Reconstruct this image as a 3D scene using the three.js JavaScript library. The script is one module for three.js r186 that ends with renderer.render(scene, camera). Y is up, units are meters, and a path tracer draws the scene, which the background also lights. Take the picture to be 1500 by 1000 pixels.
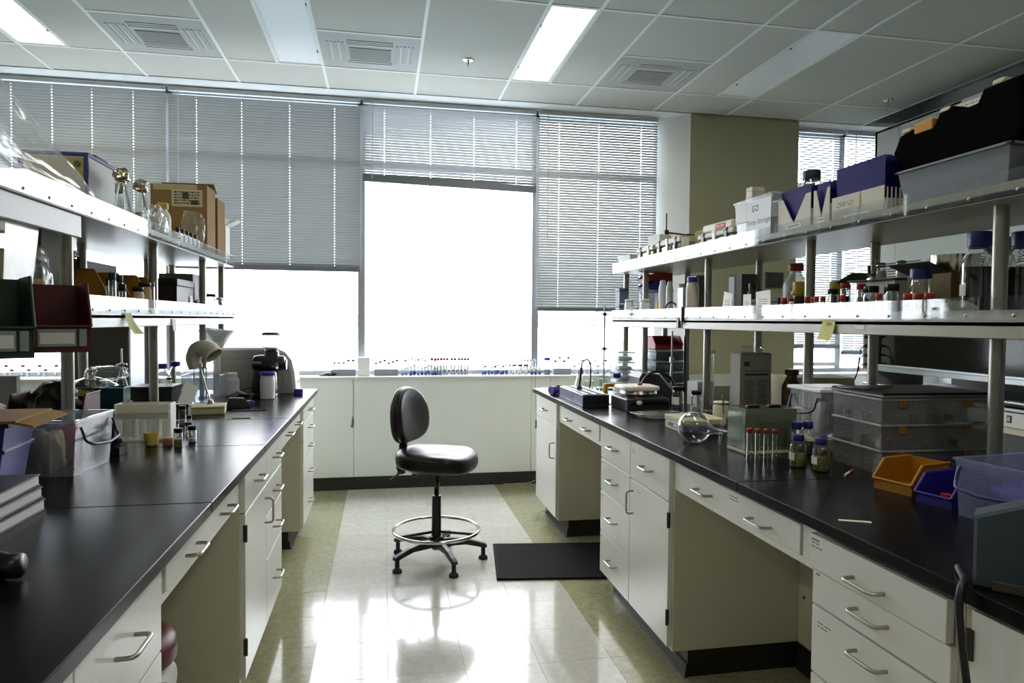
import * as THREE from 'three';
import { RoundedBoxGeometry } from 'three/addons/geometries/RoundedBoxGeometry.js';
import { mergeGeometries, mergeVertices } from 'three/addons/utils/BufferGeometryUtils.js';
import { ImprovedNoise } from 'three/addons/math/ImprovedNoise.js';
import { RectAreaLightUniformsLib } from 'three/addons/lights/RectAreaLightUniformsLib.js';

// ---------------------------------------------------------------- camera, sky, exposure
const scene = new THREE.Scene();
const renderer = new THREE.WebGLRenderer({ antialias: true });
renderer.toneMapping = THREE.LinearToneMapping;
renderer.toneMappingExposure = 1.6;
renderer.shadowMap.enabled = true;
RectAreaLightUniformsLib.init();
const rad = (d) => d * Math.PI / 180;
const camera = new THREE.PerspectiveCamera(53.06, 1.5, 0.05, 8000);
camera.position.set(0, 1.408, 0);
camera.rotation.order = 'YXZ';
camera.rotation.set(rad(-1.807), rad(-10.709), rad(0.494));
// bright, even overcast sky
scene.background = new THREE.Color().setRGB(6.1, 6.3, 6.6);
const LAMP = 8.0;                      // radiance of each lit fluorescent troffer, in view and out of view

// ---------------------------------------------------------------- helpers
let seed = 7;
const rnd = () => { seed = (seed * 1664525 + 1013904223) >>> 0; return seed / 4294967296; };
const rr = (a, b) => a + (b - a) * rnd();
const noise = new ImprovedNoise();
const used = new Map();
function numbered(name) {
  const n = used.get(name) ?? 0; used.set(name, n + 1);
  return n ? name + '_' + String(n).padStart(3, '0') : name;
}
const mats = new Map();
function M(hex, rough = 0.5, o = {}) {
  const key = hex + '|' + rough + '|' + JSON.stringify(o);
  if (!mats.has(key)) mats.set(key, new THREE.MeshPhysicalMaterial({ color: hex, roughness: rough, side: THREE.DoubleSide, ...o }));
  return mats.get(key);
}
const glassM = (hex = '#f4f8f8', rough = 0.02) => M(hex, rough, { transmission: 1, thickness: 0, ior: 1.45 });
const glassS = (hex = '#f1f5f3', rough = 0.0) => M(hex, rough, { transmission: 1, thickness: .003, ior: 1.47 });
// closed outline of a lathed vessel with walls t thick
const walled = (p, t = .0022) => { const inner = []; for (let i = p.length - 1; i >= 0; i--) { const [r, y] = p[i]; inner.push([Math.max(r - t, .0005), i === 0 || (i === 1 && Math.abs(p[0][1] - y) < 1e-6) ? y + t : y]); } return [...p, ...inner]; };
const plastM = (hex = '#e8eaea', rough = 0.3, t = 0.55) => M(hex, rough, { transmission: t, thickness: 0, ior: 1.45 });
const steelM = (hex = '#b8b8b4', rough = 0.28) => M(hex, rough, { metalness: 1 });
const norm = (g) => { const n = g.index ? g.toNonIndexed() : g; for (const k of Object.keys(n.attributes)) if (!['position', 'normal', 'uv'].includes(k)) n.deleteAttribute(k); return n; };
const join = (list) => (list.length === 1 ? list[0] : mergeGeometries(list.map(norm), false));
const bx = (w, h, d, x = 0, y = 0, z = 0, r = 0.003) => (r > 0 ? new RoundedBoxGeometry(w, h, d, 1, Math.min(r, w * .45, h * .45, d * .45)) : new THREE.BoxGeometry(w, h, d)).translate(x, y + h / 2, z);
const cy = (rt, rb, h, x = 0, y = 0, z = 0, n = 20, open = false) => new THREE.CylinderGeometry(rt, rb, h, n, 1, open).translate(x, y + h / 2, z);
const lat = (prof, n = 24, x = 0, y = 0, z = 0) => new THREE.LatheGeometry(prof.map(([a, b]) => new THREE.Vector2(Math.max(a, 1e-5), b)), n).translate(x, y, z);
const V = (x, y, z) => new THREE.Vector3(x, y, z);
const tb = (pts, r, n = 24, k = 8, closed = false, tension = 0.5) => new THREE.TubeGeometry(new THREE.CatmullRomCurve3(pts.map((p) => V(...p)), closed, 'catmullrom', tension), n, r, k, closed);
function rod(a, b, r, n = 10, r2 = r) {
  const A = V(...a), B = V(...b), L = A.distanceTo(B);
  const g = new THREE.CylinderGeometry(r2, r, L, n);
  g.applyQuaternion(new THREE.Quaternion().setFromUnitVectors(V(0, 1, 0), B.clone().sub(A).normalize()));
  return g.translate((A.x + B.x) / 2, (A.y + B.y) / 2, (A.z + B.z) / 2);
}
function ex(pts, depth, bevel = 0.002, holes = [], seg = 1) {     // outline in x,y pushed along z, centred
  const s = new THREE.Shape(pts.map(([a, b]) => new THREE.Vector2(a, b)));
  for (const h of holes) s.holes.push(new THREE.Path(h.map(([a, b]) => new THREE.Vector2(a, b))));
  const g = new THREE.ExtrudeGeometry(s, { depth: depth - 2 * bevel, bevelEnabled: bevel > 0, bevelSize: bevel, bevelThickness: bevel, bevelOffset: -bevel, bevelSegments: seg, curveSegments: 10 });
  return g.translate(0, 0, -(depth - 2 * bevel) / 2);
}
function rrect(w, h, r, n = 4) {                                  // rounded rectangle outline about the origin
  const p = [];
  for (const [cx, cz, a0] of [[w / 2 - r, h / 2 - r, 0], [-w / 2 + r, h / 2 - r, 90], [-w / 2 + r, -h / 2 + r, 180], [w / 2 - r, -h / 2 + r, 270]])
    for (let i = 0; i <= n; i++) { const a = rad(a0 + 90 * i / n); p.push([cx + r * Math.cos(a), cz + r * Math.sin(a)]); }
  return p;
}
const rotG = (g, x = 0, y = 0, z = 0) => g.rotateX(x).rotateY(y).rotateZ(z);
function crumple(rx, ry, rz, s, amp = 0.18, det = 20, freq = 3) {  // crumpled bag that rests on y = 0
  let g = mergeVertices(new THREE.IcosahedronGeometry(1, det).deleteAttribute('normal').deleteAttribute('uv'));
  const p = g.attributes.position;
  for (let i = 0; i < p.count; i++) {
    const v = V(p.getX(i), p.getY(i), p.getZ(i));
    let w = noise.noise(v.x * 1.3 + s, v.y * 1.3, v.z * 1.3 + s * .7) * .35, f = freq, a = amp * .5;
    for (let k = 0; k < 3; k++) { w += a * (Math.abs(noise.noise(v.x * f + s * 1.7, v.y * f * .6 + k, v.z * f - s)) - .2); f *= 2.2; a *= .45; }
    const q = 1 + w, cl = (u) => Math.sign(u) * Math.abs(u) ** .8;
    p.setXYZ(i, cl(v.x) * q * rx, Math.max(0, ry * (.5 + cl(v.y) * .5 * (1 + w * .6))), cl(v.z) * q * rz);
  }
  g.computeVertexNormals();
  g.setAttribute('uv', new THREE.BufferAttribute(new Float32Array(p.count * 2), 2));
  return g;
}
function part(parent, name, geoms, mat, label) {
  const m = new THREE.Mesh(join(Array.isArray(geoms) ? geoms : [geoms]), mat);
  m.name = parent === scene ? numbered(name) : name; m.castShadow = m.receiveShadow = true;
  if (label) m.userData.label = label;
  parent.add(m); return m;
}
function thing(name, label, category, x = 0, y = 0, z = 0, turn = 0, group) {
  const o = new THREE.Group(); o.name = numbered(name); o.position.set(x, y, z); o.rotation.y = turn;
  o.userData = { label, category }; if (group) o.userData.group = group;
  scene.add(o); return o;
}
function struct(name, label, geoms, mat, category) {
  const o = geoms ? part(scene, name, geoms, mat) : new THREE.Group();
  if (!geoms) { o.name = numbered(name); scene.add(o); }
  o.userData = { label, category, kind: 'structure' }; return o;
}
function copy(o, x, y, z, turn = o.rotation.y, label) {
  const c = o.clone(); c.name = numbered(o.name.replace(/_\d{3}$/, '')); c.position.set(x, y, z); c.rotation.y = turn;
  c.userData = { ...o.userData }; if (label) c.userData.label = label;
  scene.add(c); return c;
}
// textures
function dataTex(n, f, srgb = true) {
  const d = new Uint8Array(n * n * 4);
  for (let y = 0; y < n; y++) for (let x = 0; x < n; x++) { const c = f(x / n, y / n, x, y); d.set([c[0], c[1], c[2], 255].map((v) => Math.max(0, Math.min(255, v))), (y * n + x) * 4); }
  const t = new THREE.DataTexture(d, n, n); t.magFilter = THREE.LinearFilter; t.minFilter = THREE.LinearFilter; t.wrapS = t.wrapT = THREE.RepeatWrapping;
  if (srgb) t.colorSpace = THREE.SRGBColorSpace; t.needsUpdate = true; return t;
}
const fbm = (x, y, s) => { let v = 0, a = .5; for (let i = 0; i < 4; i++) { v += a * noise.noise(x, y, s + i * 7.3); x *= 2.1; y *= 2.1; a *= .5; } return v; };
function textMat(w, h, draw, bg = '#f2f2ee', rough = 0.6) {        // print on a flat label
  const c = document.createElement('canvas'); c.width = w; c.height = h;
  const g = c.getContext('2d'); g.fillStyle = bg; g.fillRect(0, 0, w, h); g.fillStyle = '#16181c'; draw(g, w, h);
  const t = new THREE.CanvasTexture(c); t.colorSpace = THREE.SRGBColorSpace;
  return new THREE.MeshStandardMaterial({ map: t, roughness: rough, side: THREE.DoubleSide });
}
const sticker = (w, h, x, y, z, ry = 0, rx = 0) => new THREE.PlaneGeometry(w, h).rotateX(rx).rotateY(ry).translate(x, y, z);
const printLines = (n, x0 = .08, dark = '#3a3c40') => (g, w, h) => { g.fillStyle = dark; for (let i = 0; i < n; i++) { const y = h * (.12 + .8 * i / n); let x = w * x0; while (x < w * .9) { const l = w * rr(.03, .12); g.fillRect(x, y, Math.min(l, w * .92 - x), h * .38 / n); x += l + w * .025; } } };

// ---------------------------------------------------------------- shared materials
const bumpTex = dataTex(256, (u, v) => { const q = 128 + 90 * fbm(u * 40, v * 40, 3); return [q, q, q]; }, false);
const cabM = M('#e0e0da', 0.3, { clearcoat: 0.25, clearcoatRoughness: 0.15 });
const cabBodyM = M('#cdc9b2', 0.4);
const wallM = new THREE.MeshStandardMaterial({ color: '#e9f0f0', roughness: 0.7, side: THREE.DoubleSide });
const whiteWallM = new THREE.MeshStandardMaterial({ color: '#e6e9e8', roughness: 0.8, side: THREE.DoubleSide });
const oliveM = new THREE.MeshStandardMaterial({ color: '#b0ae90', roughness: 0.75, side: THREE.DoubleSide });
const baseM = M('#1c1b18', 0.5);
const ceilM = new THREE.MeshStandardMaterial({ color: '#bcbdb6', roughness: 0.9, side: THREE.DoubleSide });
const tbarM = M('#dfe2de', 0.5);
const topM = new THREE.MeshPhysicalMaterial({ color: '#0e0f12', specularIntensity: .3, roughness: 0.24, bumpMap: bumpTex, bumpScale: 0.00005, side: THREE.DoubleSide });
const handleM = steelM('#a9a79f', 0.3);
const postM = steelM('#8f8d84', 0.38);
const shelfM = M('#908c78', 0.38, { metalness: 0.0, clearcoat: .2, clearcoatRoughness: .3 });
const guardM = M('#f6f8f8', 0.03, { transmission: 1, thickness: 0, ior: 1.49 });
const frameM = M('#a9aeb4', 0.42, { metalness: 0.35 });
const blackM = M('#101012', 0.45);
const blackGlossM = M('#0b0b0d', 0.25);
const whiteP = M('#e9eae8', 0.45);
const paperM = M('#eeeeea', 0.8);
const cardM = M('#8f6f45', 0.85);
const redCap = M('#a32c18', 0.45), blueCap = M('#1f1f6e', 0.4), purpleCap = M('#3d2f9a', 0.4), blackCap = M('#15161a', 0.4);

// ---------------------------------------------------------------- the room
const HC = 3.253, ZW = -5.742, ZG = -6.0;
const XMIN = -5.2, XMAX = 5.3, ZBACK = 3.2;
{
  struct('wall_back', 'plain pale wall behind the benches', bx(XMAX - XMIN, 3.6, .15, (XMIN + XMAX) / 2, 0, ZBACK + .075, 0), wallM, 'wall');
  struct('wall_left', 'plain pale side wall beyond the left bench', bx(.15, 3.6, ZBACK - ZG + .2, XMIN - .075, 0, (ZBACK + ZG) / 2, 0), wallM, 'wall');
  struct('wall_right', 'plain pale side wall behind the fume hood', bx(.15, 3.6, ZBACK - ZG + .2, XMAX + .075, 0, (ZBACK + ZG) / 2, 0), wallM, 'wall');
  // low wall below the windows, made of wide boards with fine joints
  const low = struct('wall_front', 'low pale wall below the windows with fine vertical joints', null, null, 'wall');
  const xs = [XMIN, -3.25, -1.74, -.234, 1.259, 1.426, 2.688, 3.75, XMAX];
  for (let i = 0; i < xs.length - 1; i++) part(low, 'panel', bx(xs[i + 1] - xs[i] - .003, .915, .25, (xs[i] + xs[i + 1]) / 2, 0, ZW - .125, .001), wallM);
  part(low, 'window_sill', bx(XMAX - XMIN, .018, .275, (XMIN + XMAX) / 2, .913, ZW - .122, .003), M('#dfe1df', .4));
  part(low, 'core', bx(XMAX - XMIN, .9, .05, (XMIN + XMAX) / 2, 0, ZW - .28, 0), wallM);
  struct('baseboard_front', 'black rubber baseboard along the low window wall', bx(2.688 - XMIN, .104, .012, (2.688 + XMIN) / 2, 0, ZW + .006, .002), baseM, 'baseboard');
  // olive pier between the windows with its pale jamb
  const pier = struct('wall_pier', 'olive painted pier between the windows', null, null, 'pier');
  part(pier, 'pier_face', bx(1.062, HC + .02, .34, 3.219, 0, ZW - .17, .002), oliveM);
  part(pier, 'jamb', ex([[2.455, 5.975], [2.455, 5.955], [2.6875, 5.744], [2.6875, 5.975]], HC - .933, 0).rotateX(-Math.PI / 2).translate(0, .933 + (HC - .933) / 2, 0), whiteWallM, 'pale jamb beside the olive pier');
  part(pier, 'pier_baseboard', bx(1.064, .104, .012, 3.219, 0, ZW + .006, .002), baseM);
  struct('unseen_wall_pier_left', 'unseen pale wall left of the windows, darkening the near left worktop', bx(-3.205 - XMIN, HC + .02 - .93, .3, (XMIN - 3.205) / 2, .931, ZW - .16, .002), wallM, 'wall');  // out of view, placed to keep window glare off the left worktop
  const hd = struct('trim_1', 'white window head trim above the blinds', bx(XMAX - XMIN, .04, .34, (XMIN + XMAX) / 2, HC, ZW - .17, .002), whiteWallM, 'trim');
  struct('trim_2', 'window head wall above the glass', bx(XMAX - XMIN, .4, .08, (XMIN + XMAX) / 2, 3.2, ZG - .05, 0), whiteWallM, 'trim');
}
// windows: mullions, transom and panes
{
  const mull = [-3.205, -1.695, -.18, 1.333, 2.49];
  const wins = [...mull.slice(0, -1).map((m, i) => [m, mull[i + 1]]), [3.75, 4.36], [4.36, 5.3]];
  wins.forEach(([a, b], i) => {
    const w = struct('window_' + (i + 1), ['window behind the left bench with half raised blind', 'window behind the left bench instrument', 'tall middle window with the blind pulled high', 'window beside the pale jamb with low blind', 'window beyond the olive pier', 'window beside the fume hood'][i], null, null, 'window');
    part(w, 'window_frame', [bx(.03, 2.33, .08, a + .014, .931, ZG, .002), bx(.03, 2.33, .08, b - .014, .931, ZG, .002), bx(b - a, .035, .08, (a + b) / 2, .931, ZG, .002), bx(b - a, .04, .08, (a + b) / 2, 3.2, ZG, .002)], frameM);
    part(w, 'transom', bx(b - a - .06, .05, .06, (a + b) / 2, 2.69, ZG, .002), frameM);
    part(w, 'pane', bx(b - a - .05, 1.74, .006, (a + b) / 2, .955, ZG, 0), glassM('#ffffff', 0));
    part(w, 'pane', bx(b - a - .05, .48, .006, (a + b) / 2, 2.735, ZG, 0), glassM('#ffffff', 0));
    if (i === 4) part(w, 'casement_frame', [bx(.5, .035, .05, 4.07, .99, ZG + .05, .003), bx(.03, .8, .05, 4.32, .99, ZG + .05, .003)], M('#c3c8cc', .4));
  });
}
// floor: vinyl tiles, a pale walkway between darker borders
{
  const floor = struct('floor', 'glossy vinyl tile floor, pale walkway with olive borders', null, null, 'floor');
  part(floor, 'floor_slab', bx(XMAX - XMIN, .12, ZBACK - ZG, (XMIN + XMAX) / 2, -.1232, (ZBACK + ZG) / 2, 0), M('#a3a292', .6));
  const tex = (r, g, b, s, k) => dataTex(256, (u, v) => { const q = k * (fbm(u * 9 + s, v * 9, s) + .8 * fbm(u * 34 + s, v * 34, s + 5)) + (fbm(u * 70, v * 70, s + 9) > .24 ? -k * .4 : 0); return [r + q, g + q, b + q * .9]; });
  const mk = (t, tone) => new THREE.MeshPhysicalMaterial({ map: t, color: new THREE.Color(tone, tone, tone), roughness: 0.16, clearcoat: .6, clearcoatRoughness: .07, bumpMap: bumpTex, bumpScale: .00006 });
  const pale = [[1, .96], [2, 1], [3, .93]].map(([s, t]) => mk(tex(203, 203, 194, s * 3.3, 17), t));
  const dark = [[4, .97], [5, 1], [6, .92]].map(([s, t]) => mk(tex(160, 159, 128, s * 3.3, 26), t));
  const T = .305, g = new RoundedBoxGeometry(T - .0009, .0032, T - .0009, 1, .0007).translate(0, -.0016, 0);
  const add = (x, z, pal) => { const m = new THREE.Mesh(g, (pal ? pale : dark)[Math.floor(rnd() * 3)]); m.name = 'floor_tile'; m.receiveShadow = true; m.position.set(x, 0, z); m.rotation.y = Math.floor(rnd() * 4) * Math.PI / 2; floor.add(m); };
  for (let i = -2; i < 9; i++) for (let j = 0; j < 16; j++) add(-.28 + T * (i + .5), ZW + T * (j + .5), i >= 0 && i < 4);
  // past the pieces that the view shows, plain sheets of the same tile colours
  const sheet = (x0, x1, z0, z1, m) => part(floor, 'tile_sheet', bx(x1 - x0, .0032, z1 - z0, (x0 + x1) / 2, -.0032, (z0 + z1) / 2, 0), m);
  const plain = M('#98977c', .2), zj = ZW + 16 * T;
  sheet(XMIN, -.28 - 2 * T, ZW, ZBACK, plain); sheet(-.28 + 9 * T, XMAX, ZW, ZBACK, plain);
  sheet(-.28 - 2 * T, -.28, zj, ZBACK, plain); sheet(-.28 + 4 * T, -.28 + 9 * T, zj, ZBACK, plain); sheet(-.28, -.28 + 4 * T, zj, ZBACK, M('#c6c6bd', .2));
}
// ceiling: panels in a grid, troffers and air diffusers
const lampRows = [[-5.25, -3.955], [-2.65, -1.35], [-.05, 1.25]];  // rows past the first are out of view, lighting the near drawers
const lampXs = [[-2.44, -2.12, 1], [-.755, -.435, 0], [.955, 1.272, 1], [2.685, 3.015, 0]];
const ceilZ = [-5.735, -5.25, -3.955, -2.65, -1.35, -.05, 1.25, 2.55, ZBACK];
{
  const ceil = struct('ceiling', 'suspended ceiling of large pale panels in a white grid', null, null, 'ceiling');
  part(ceil, 'ceiling_slab', bx(XMAX - XMIN + .3, .12, ZBACK - ZG + .3, (XMIN + XMAX) / 2, 3.6, (ZBACK + ZG) / 2, 0), M('#9b9b96', .9), 'concrete slab above the ceiling gap');
  const X = [XMIN, -4.52, -3.84, -3.14, -2.44, -2.12, -1.78, -1.11, -.755, -.435, .255, .955, 1.272, 1.63, 2.33, 2.685, 3.015, 3.735, 4.4];
  const main = new Set([-3.14, -2.44, -1.78, -1.11, -.435, .255, .955, 1.63, 2.33, 3.015, 3.735, 4.4, XMIN, XMAX, -4.52, -3.84]);
  const panel = (x0, x1, z0, z1) => part(ceil, 'ceiling_panel', bx(x1 - x0 - .012, .016, z1 - z0 - .012, (x0 + x1) / 2, HC + .004, (z0 + z1) / 2, .002), ceilM);
  const isLamp = (x0) => lampXs.some(([a]) => Math.abs(a - x0) < .01);
  const diff = (x0) => [-1.78, -.435, 1.63].includes(x0);
  for (let j = 0; j < ceilZ.length - 1; j++) {
    const z0 = ceilZ[j], z1 = ceilZ[j + 1];
    const xs = j === 0 ? X.filter((x) => main.has(x)) : X;
    for (let i = 0; i < xs.length - 1; i++) {
      if (j % 2 === 1 && j < 6 && isLamp(xs[i])) continue;
      if (j === 1 && diff(xs[i])) { panel(xs[i], xs[i + 1], -4.6, z1); continue; }
      panel(xs[i], xs[i + 1], z0, z1);
    }
    part(ceil, 'grid_bar', bx(4.4 - XMIN, .02, .022, (XMIN + 4.4) / 2, HC, z1, .001), tbarM);
    for (const x of xs.slice(1)) part(ceil, 'grid_bar', bx(.022, .02, z1 - z0, x, HC - .0004, (z0 + z1) / 2, .001), tbarM);
  }
  for (const [a, b] of [[-1.78, -1.11], [-.435, .255], [1.63, 2.33]]) part(ceil, 'grid_bar', bx(b - a, .02, .022, (a + b) / 2, HC, -4.6, .001), tbarM);
}
for (const [row, [rz0, rz1]] of lampRows.entries()) for (const [a, b, on] of lampXs) {
  const x = (a + b) / 2, w = b - a - .03, z = (rz0 + rz1) / 2, L = rz1 - rz0 - .035;
  const t = thing('ceiling_troffer', (on ? (x < 0 ? 'lit narrow fluorescent ceiling troffer nearest the left wall' : 'lit narrow fluorescent ceiling troffer beside the sprinkler panel') : (x < 0 ? 'unlit pale ceiling troffer between the two left air diffusers' : 'unlit ceiling troffer in front of the olive pier')) + ['', ', out of view in the second row from the windows', ', out of view in the third row from the windows'][row], 'ceiling light', x, HC, z, 0, 'ceiling troffers');
  part(t, 'troffer_housing', [bx(.014, .07, L, -w / 2, .004, 0, .001), bx(.014, .07, L, w / 2, .004, 0, .001), bx(w, .07, .014, 0, .004, -L / 2, .001), bx(w, .07, .014, 0, .004, L / 2, .001), bx(w, .006, L, 0, .072, 0, 0)], tbarM);
  part(t, 'diffuser_lens', bx(w - .014, .006, L - .014, 0, .006, 0, .001), on ? new THREE.MeshStandardMaterial({ color: '#f4f4ee', roughness: .5, emissive: '#fff6e2', emissiveIntensity: 1.6 }) : M('#e6ebee', .4));
  for (const s of [-1, 1]) part(t, 'latch', bx(.006, .012, .02, w / 2 * (x < 0 ? 1 : -1) , -.008, s * .36, .001), M('#555753', .4));
  if (on) { const l = new THREE.RectAreaLight('#fff7e6', LAMP, w - .02, L - .02); l.name = 'troffer_light'; l.position.set(0, -.004, 0); l.rotation.x = -Math.PI / 2; l.castShadow = true; t.add(l); }
}
for (const [a, b, s] of [[-1.78, -1.11, 'nearest the lit left troffer'], [-.435, .255, 'between the unlit troffer and the sprinkler panel'], [1.63, 2.33, 'beside the unlit troffer over the right bench']]) {
  const w = b - a - .02, d = .63, t = thing('air_diffuser', 'grey perforated square ceiling air diffuser ' + s, 'air vent', (a + b) / 2, HC + .002, -4.925, 0, 'ceiling air diffusers');
  const dm = M('#a7aaa7', .6), lm = M('#c0c3c0', .55), km = M('#7b7e7b', .7);
  part(t, 'perforated_face', bx(w, .008, d, 0, .002, 0, .001), dm);
  part(t, 'centre_plate', bx(w * .42, .004, d * .34, 0, -.002, -.03, .001), km);
  for (const sd of [-1, 1]) for (let k = 0; k < 5; k++) part(t, 'louvre', bx(.012, .005, d * .5, sd * (w * .27 + k * .026), -.003, 0, .001), k % 2 ? lm : dm);
  for (let k = 0; k < 3; k++) part(t, 'louvre', bx(w * .46, .005, .014, 0, -.003, d * .21 + k * .03 - .44 * d * 0, .001), lm);
  for (let k = 0; k < 2; k++) part(t, 'louvre', bx(w * .46, .005, .014, 0, -.003, -d * .27 - k * .035, .001), lm);
}
for (const [x, z, s] of [[.593, -4.903, 'over the stool'], [4.11, -5.05, 'above the fume hood']]) {
  const t = thing('sprinkler_head', 'small chrome pendent sprinkler head in the ceiling ' + s, 'sprinkler', x, HC + .004, z);
  part(t, 'escutcheon', lat([[.001, 0], [.04, 0], [.042, -.004], [.03, -.011], [.014, -.013], [.001, -.013]]), steelM('#c9c7bf', .25));
  part(t, 'sprinkler_frame', [rod([0, -.012, 0], [0, -.03, 0], .006), rod([-.011, -.03, 0], [0, -.05, 0], .002), rod([.011, -.03, 0], [0, -.05, 0], .002), bx(.024, .004, .006, 0, -.033, 0, .001)], steelM('#8c8982', .3));
  part(t, 'deflector', cy(.014, .014, .0015, 0, -.052, 0, 16), steelM('#8c8982', .3));
}
// ---------------------------------------------------------------- venetian blinds
function blind(label, x0, x1, yb, tilt, z, cords, up, tiltBottom = 0) {
  const w = x1 - x0 - .02, t = thing('venetian_blind', label, 'blind', (x0 + x1) / 2, yb, z, 0, 'window blinds');
  const top = HC - .012 - yb, slatM = M('#b0b5b8', .5);
  part(t, 'head_rail', bx(w, .03, .04, 0, top - .03, 0, .003), M('#b9bec2', .4));
  // crowned slats, with slots where the cords run
  const railH = yb > 2.3 ? .06 : yb > 1.6 ? .042 : .034, coarse = x1 < -3, pitch = coarse ? .049 : .0228, sw = coarse ? .0285 : .0125;
  const cuts = [-w / 2]; for (const c of cords) cuts.push(c * w - .004, c * w + .004); cuts.push(w / 2);
  const sec = [-1, -.55, -.2, .2, .55, 1], pos = [], idx = [];
  for (let i = 0; i < cuts.length - 1; i++) for (let k = 0; k < 5; k++) {
    if (i % 2 && k === 2) continue;
    const b0 = pos.length / 3, y = (q) => .18 * sw * (1 - q * q);
    for (const [xx, q] of [[cuts[i], sec[k]], [cuts[i + 1], sec[k]], [cuts[i + 1], sec[k + 1]], [cuts[i], sec[k + 1]]]) pos.push(xx, y(q), -q * sw);
    idx.push(b0, b0 + 1, b0 + 2, b0, b0 + 2, b0 + 3);
  }
  let g = new THREE.BufferGeometry(); g.setAttribute('position', new THREE.Float32BufferAttribute(pos, 3)); g.setIndex(idx); g = mergeVertices(g, 1e-5); g.computeVertexNormals();
  g.setAttribute('uv', new THREE.BufferAttribute(new Float32Array(g.attributes.position.count * 2), 2));
  const n = Math.floor((top - railH - .035) / pitch);
  for (let i = 0; i < n; i++) {
    const m = new THREE.Mesh(g, slatM); m.name = 'slat'; m.castShadow = m.receiveShadow = true;
    const k = 1 - i / n; m.position.set(0, railH + .008 + i * pitch, 0); m.rotation.x = tilt + (rnd() - .5) * .03; m.rotation.z = k * tiltBottom; t.add(m);
  }
  const br = part(t, 'bottom_rail', bx(w, railH, .03, 0, 0, 0, .004), M('#6d737c', .45)); br.rotation.z = tiltBottom;
  for (const c of cords) part(t, 'ladder_cord', [bx(.0016, top - .05, .0016, c * w, .02, .0125, 0), bx(.0016, top - .05, .0016, c * w, .02, -.0125, 0)], M('#d8dadb', .7));
  for (const c of cords) part(t, 'cord_clip', bx(.016, .01, .034, c * w, -.002, 0, .002), M('#8d939a', .5));
  part(t, 'tilt_wand', rod([-w / 2 + .08, top - .03, .032], [-w / 2 + .08, top - .03 - Math.min(1.1, top * .9), .034], .004, 6), M('#c9cdd0', .2));
  return t;
}
const ZB = -5.925;
blind('closed grey venetian blind behind the foil topped flasks', -3.205, -1.695, 2.04, rad(-68), ZB, [-.42, -.24, -.05, .14, .34], 1);
blind('closed grey venetian blind lowered behind the white instrument', -1.695, -.18, 1.80, rad(-68), ZB, [-.36, -.13, .12, .36], 1);
blind('short venetian blind pulled high in the middle window', -.18, 1.333, 2.545, rad(-45), ZB, [-.38, -.12, .13, .38], 1, -.024);
blind('pale venetian blind lowered beside the olive pier jamb', 1.333, 2.46, 1.49, rad(69), ZB, [-.33, 0, .36], 0);
blind('bright venetian blind beyond the olive pier', 3.755, 4.36, 1.16, rad(46), ZB, [-.3, .3], 0);
blind('bright venetian blind beside the fume hood', 4.37, 5.28, 1.10, rad(43), ZB, [-.35, .35], 0);

// ---------------------------------------------------------------- outside
{
  const water = part(scene, 'bay_water', new THREE.PlaneGeometry(6000, 3000).rotateX(-Math.PI / 2).translate(0, -9, -1512), M('#8fa0a8', .22));
  water.userData = { label: 'pale hazy bay water outside the windows', category: 'water', kind: 'stuff' };
  const pts = [[-1500, -9.5]]; for (let i = 0; i <= 120; i++) { const x = -1500 + i * 25; pts.push([x, -9 + 16 + 14 * fbm(x * .0016, 1.3, 4) + 4 * fbm(x * .02, 2, 8)]); } pts.push([1500, -9.5]);
  const sh = part(scene, 'far_hills', ex(pts, 300, 0).translate(0, 0, -1250), M('#767c80', .95));
  sh.userData = { label: 'low hazy hills across the bay', category: 'hills', kind: 'structure' };
  const st = part(scene, 'far_shore', bx(3000, 2.2, 60, 0, -9.3, -960, 0), M('#7d8284', .95));
  st.userData = { label: 'thin shoreline strip across the bay', category: 'shore', kind: 'structure' };
  for (let i = 0; i < 26; i++) {
    const w = rr(10, 38), h = rr(3, 8), x = -560 + i * 44 + rr(-3, 3);
    const b = part(scene, 'shore_building', [bx(w, h, 30, 0, 0, 0, 0), ex([[-w / 2, h], [w / 2, h], [w * .4, h + 1.6], [-w * .4, h + 1.6]], 30, 0)], M(['#8a8e90', '#969898', '#7f8486'][i % 3], .9)); b.position.set(x, -7.1, -965);
    b.userData = { label: 'tiny pale building on the far shore of the bay', category: 'building', group: 'buildings on the far shore' };
  }
}
// ---------------------------------------------------------------- lab benches
const HGT = .914;
const pullG = (() => { const g = tb([[-.05, 0, 0], [-.05, 0, .02], [-.046, 0, .03], [-.036, 0, .033], [0, 0, .033], [.036, 0, .033], [.046, 0, .03], [.05, 0, .02], [.05, 0, 0]], .0048, 26, 8, false, .2); return g; })();
const pullV = pullG.clone().rotateZ(Math.PI / 2);
const hingeM = M('#4a473e', .4, { metalness: .6 });
const labelTexts = new Map();
function drawerLabel(parent, lines, w, h, x, y, z) {
  const key = JSON.stringify(lines);
  // lettering too small to read in the photograph: one soft dark bar for each word
  if (!labelTexts.has(key)) labelTexts.set(key, textMat(256, 96, (g) => { g.fillStyle = '#55564c'; lines.forEach((words, i) => { let x = 8; const h = i || words.length > 1 ? 11 : 17; for (const n of words) { for (let k = 0; k < n; k++) g.fillRect(x + k * 9, 14 + i * 27 + (k % 3 === 1 ? 3 : 0), 7, h - (k % 3 === 1 ? 3 : 0)); x += n * 9 + 8; } }); }, '#e0e0da', .4));
  part(parent, 'drawer_label', sticker(w, h, x, y, z), labelTexts.get(key), 'small black lettering');
}
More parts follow.
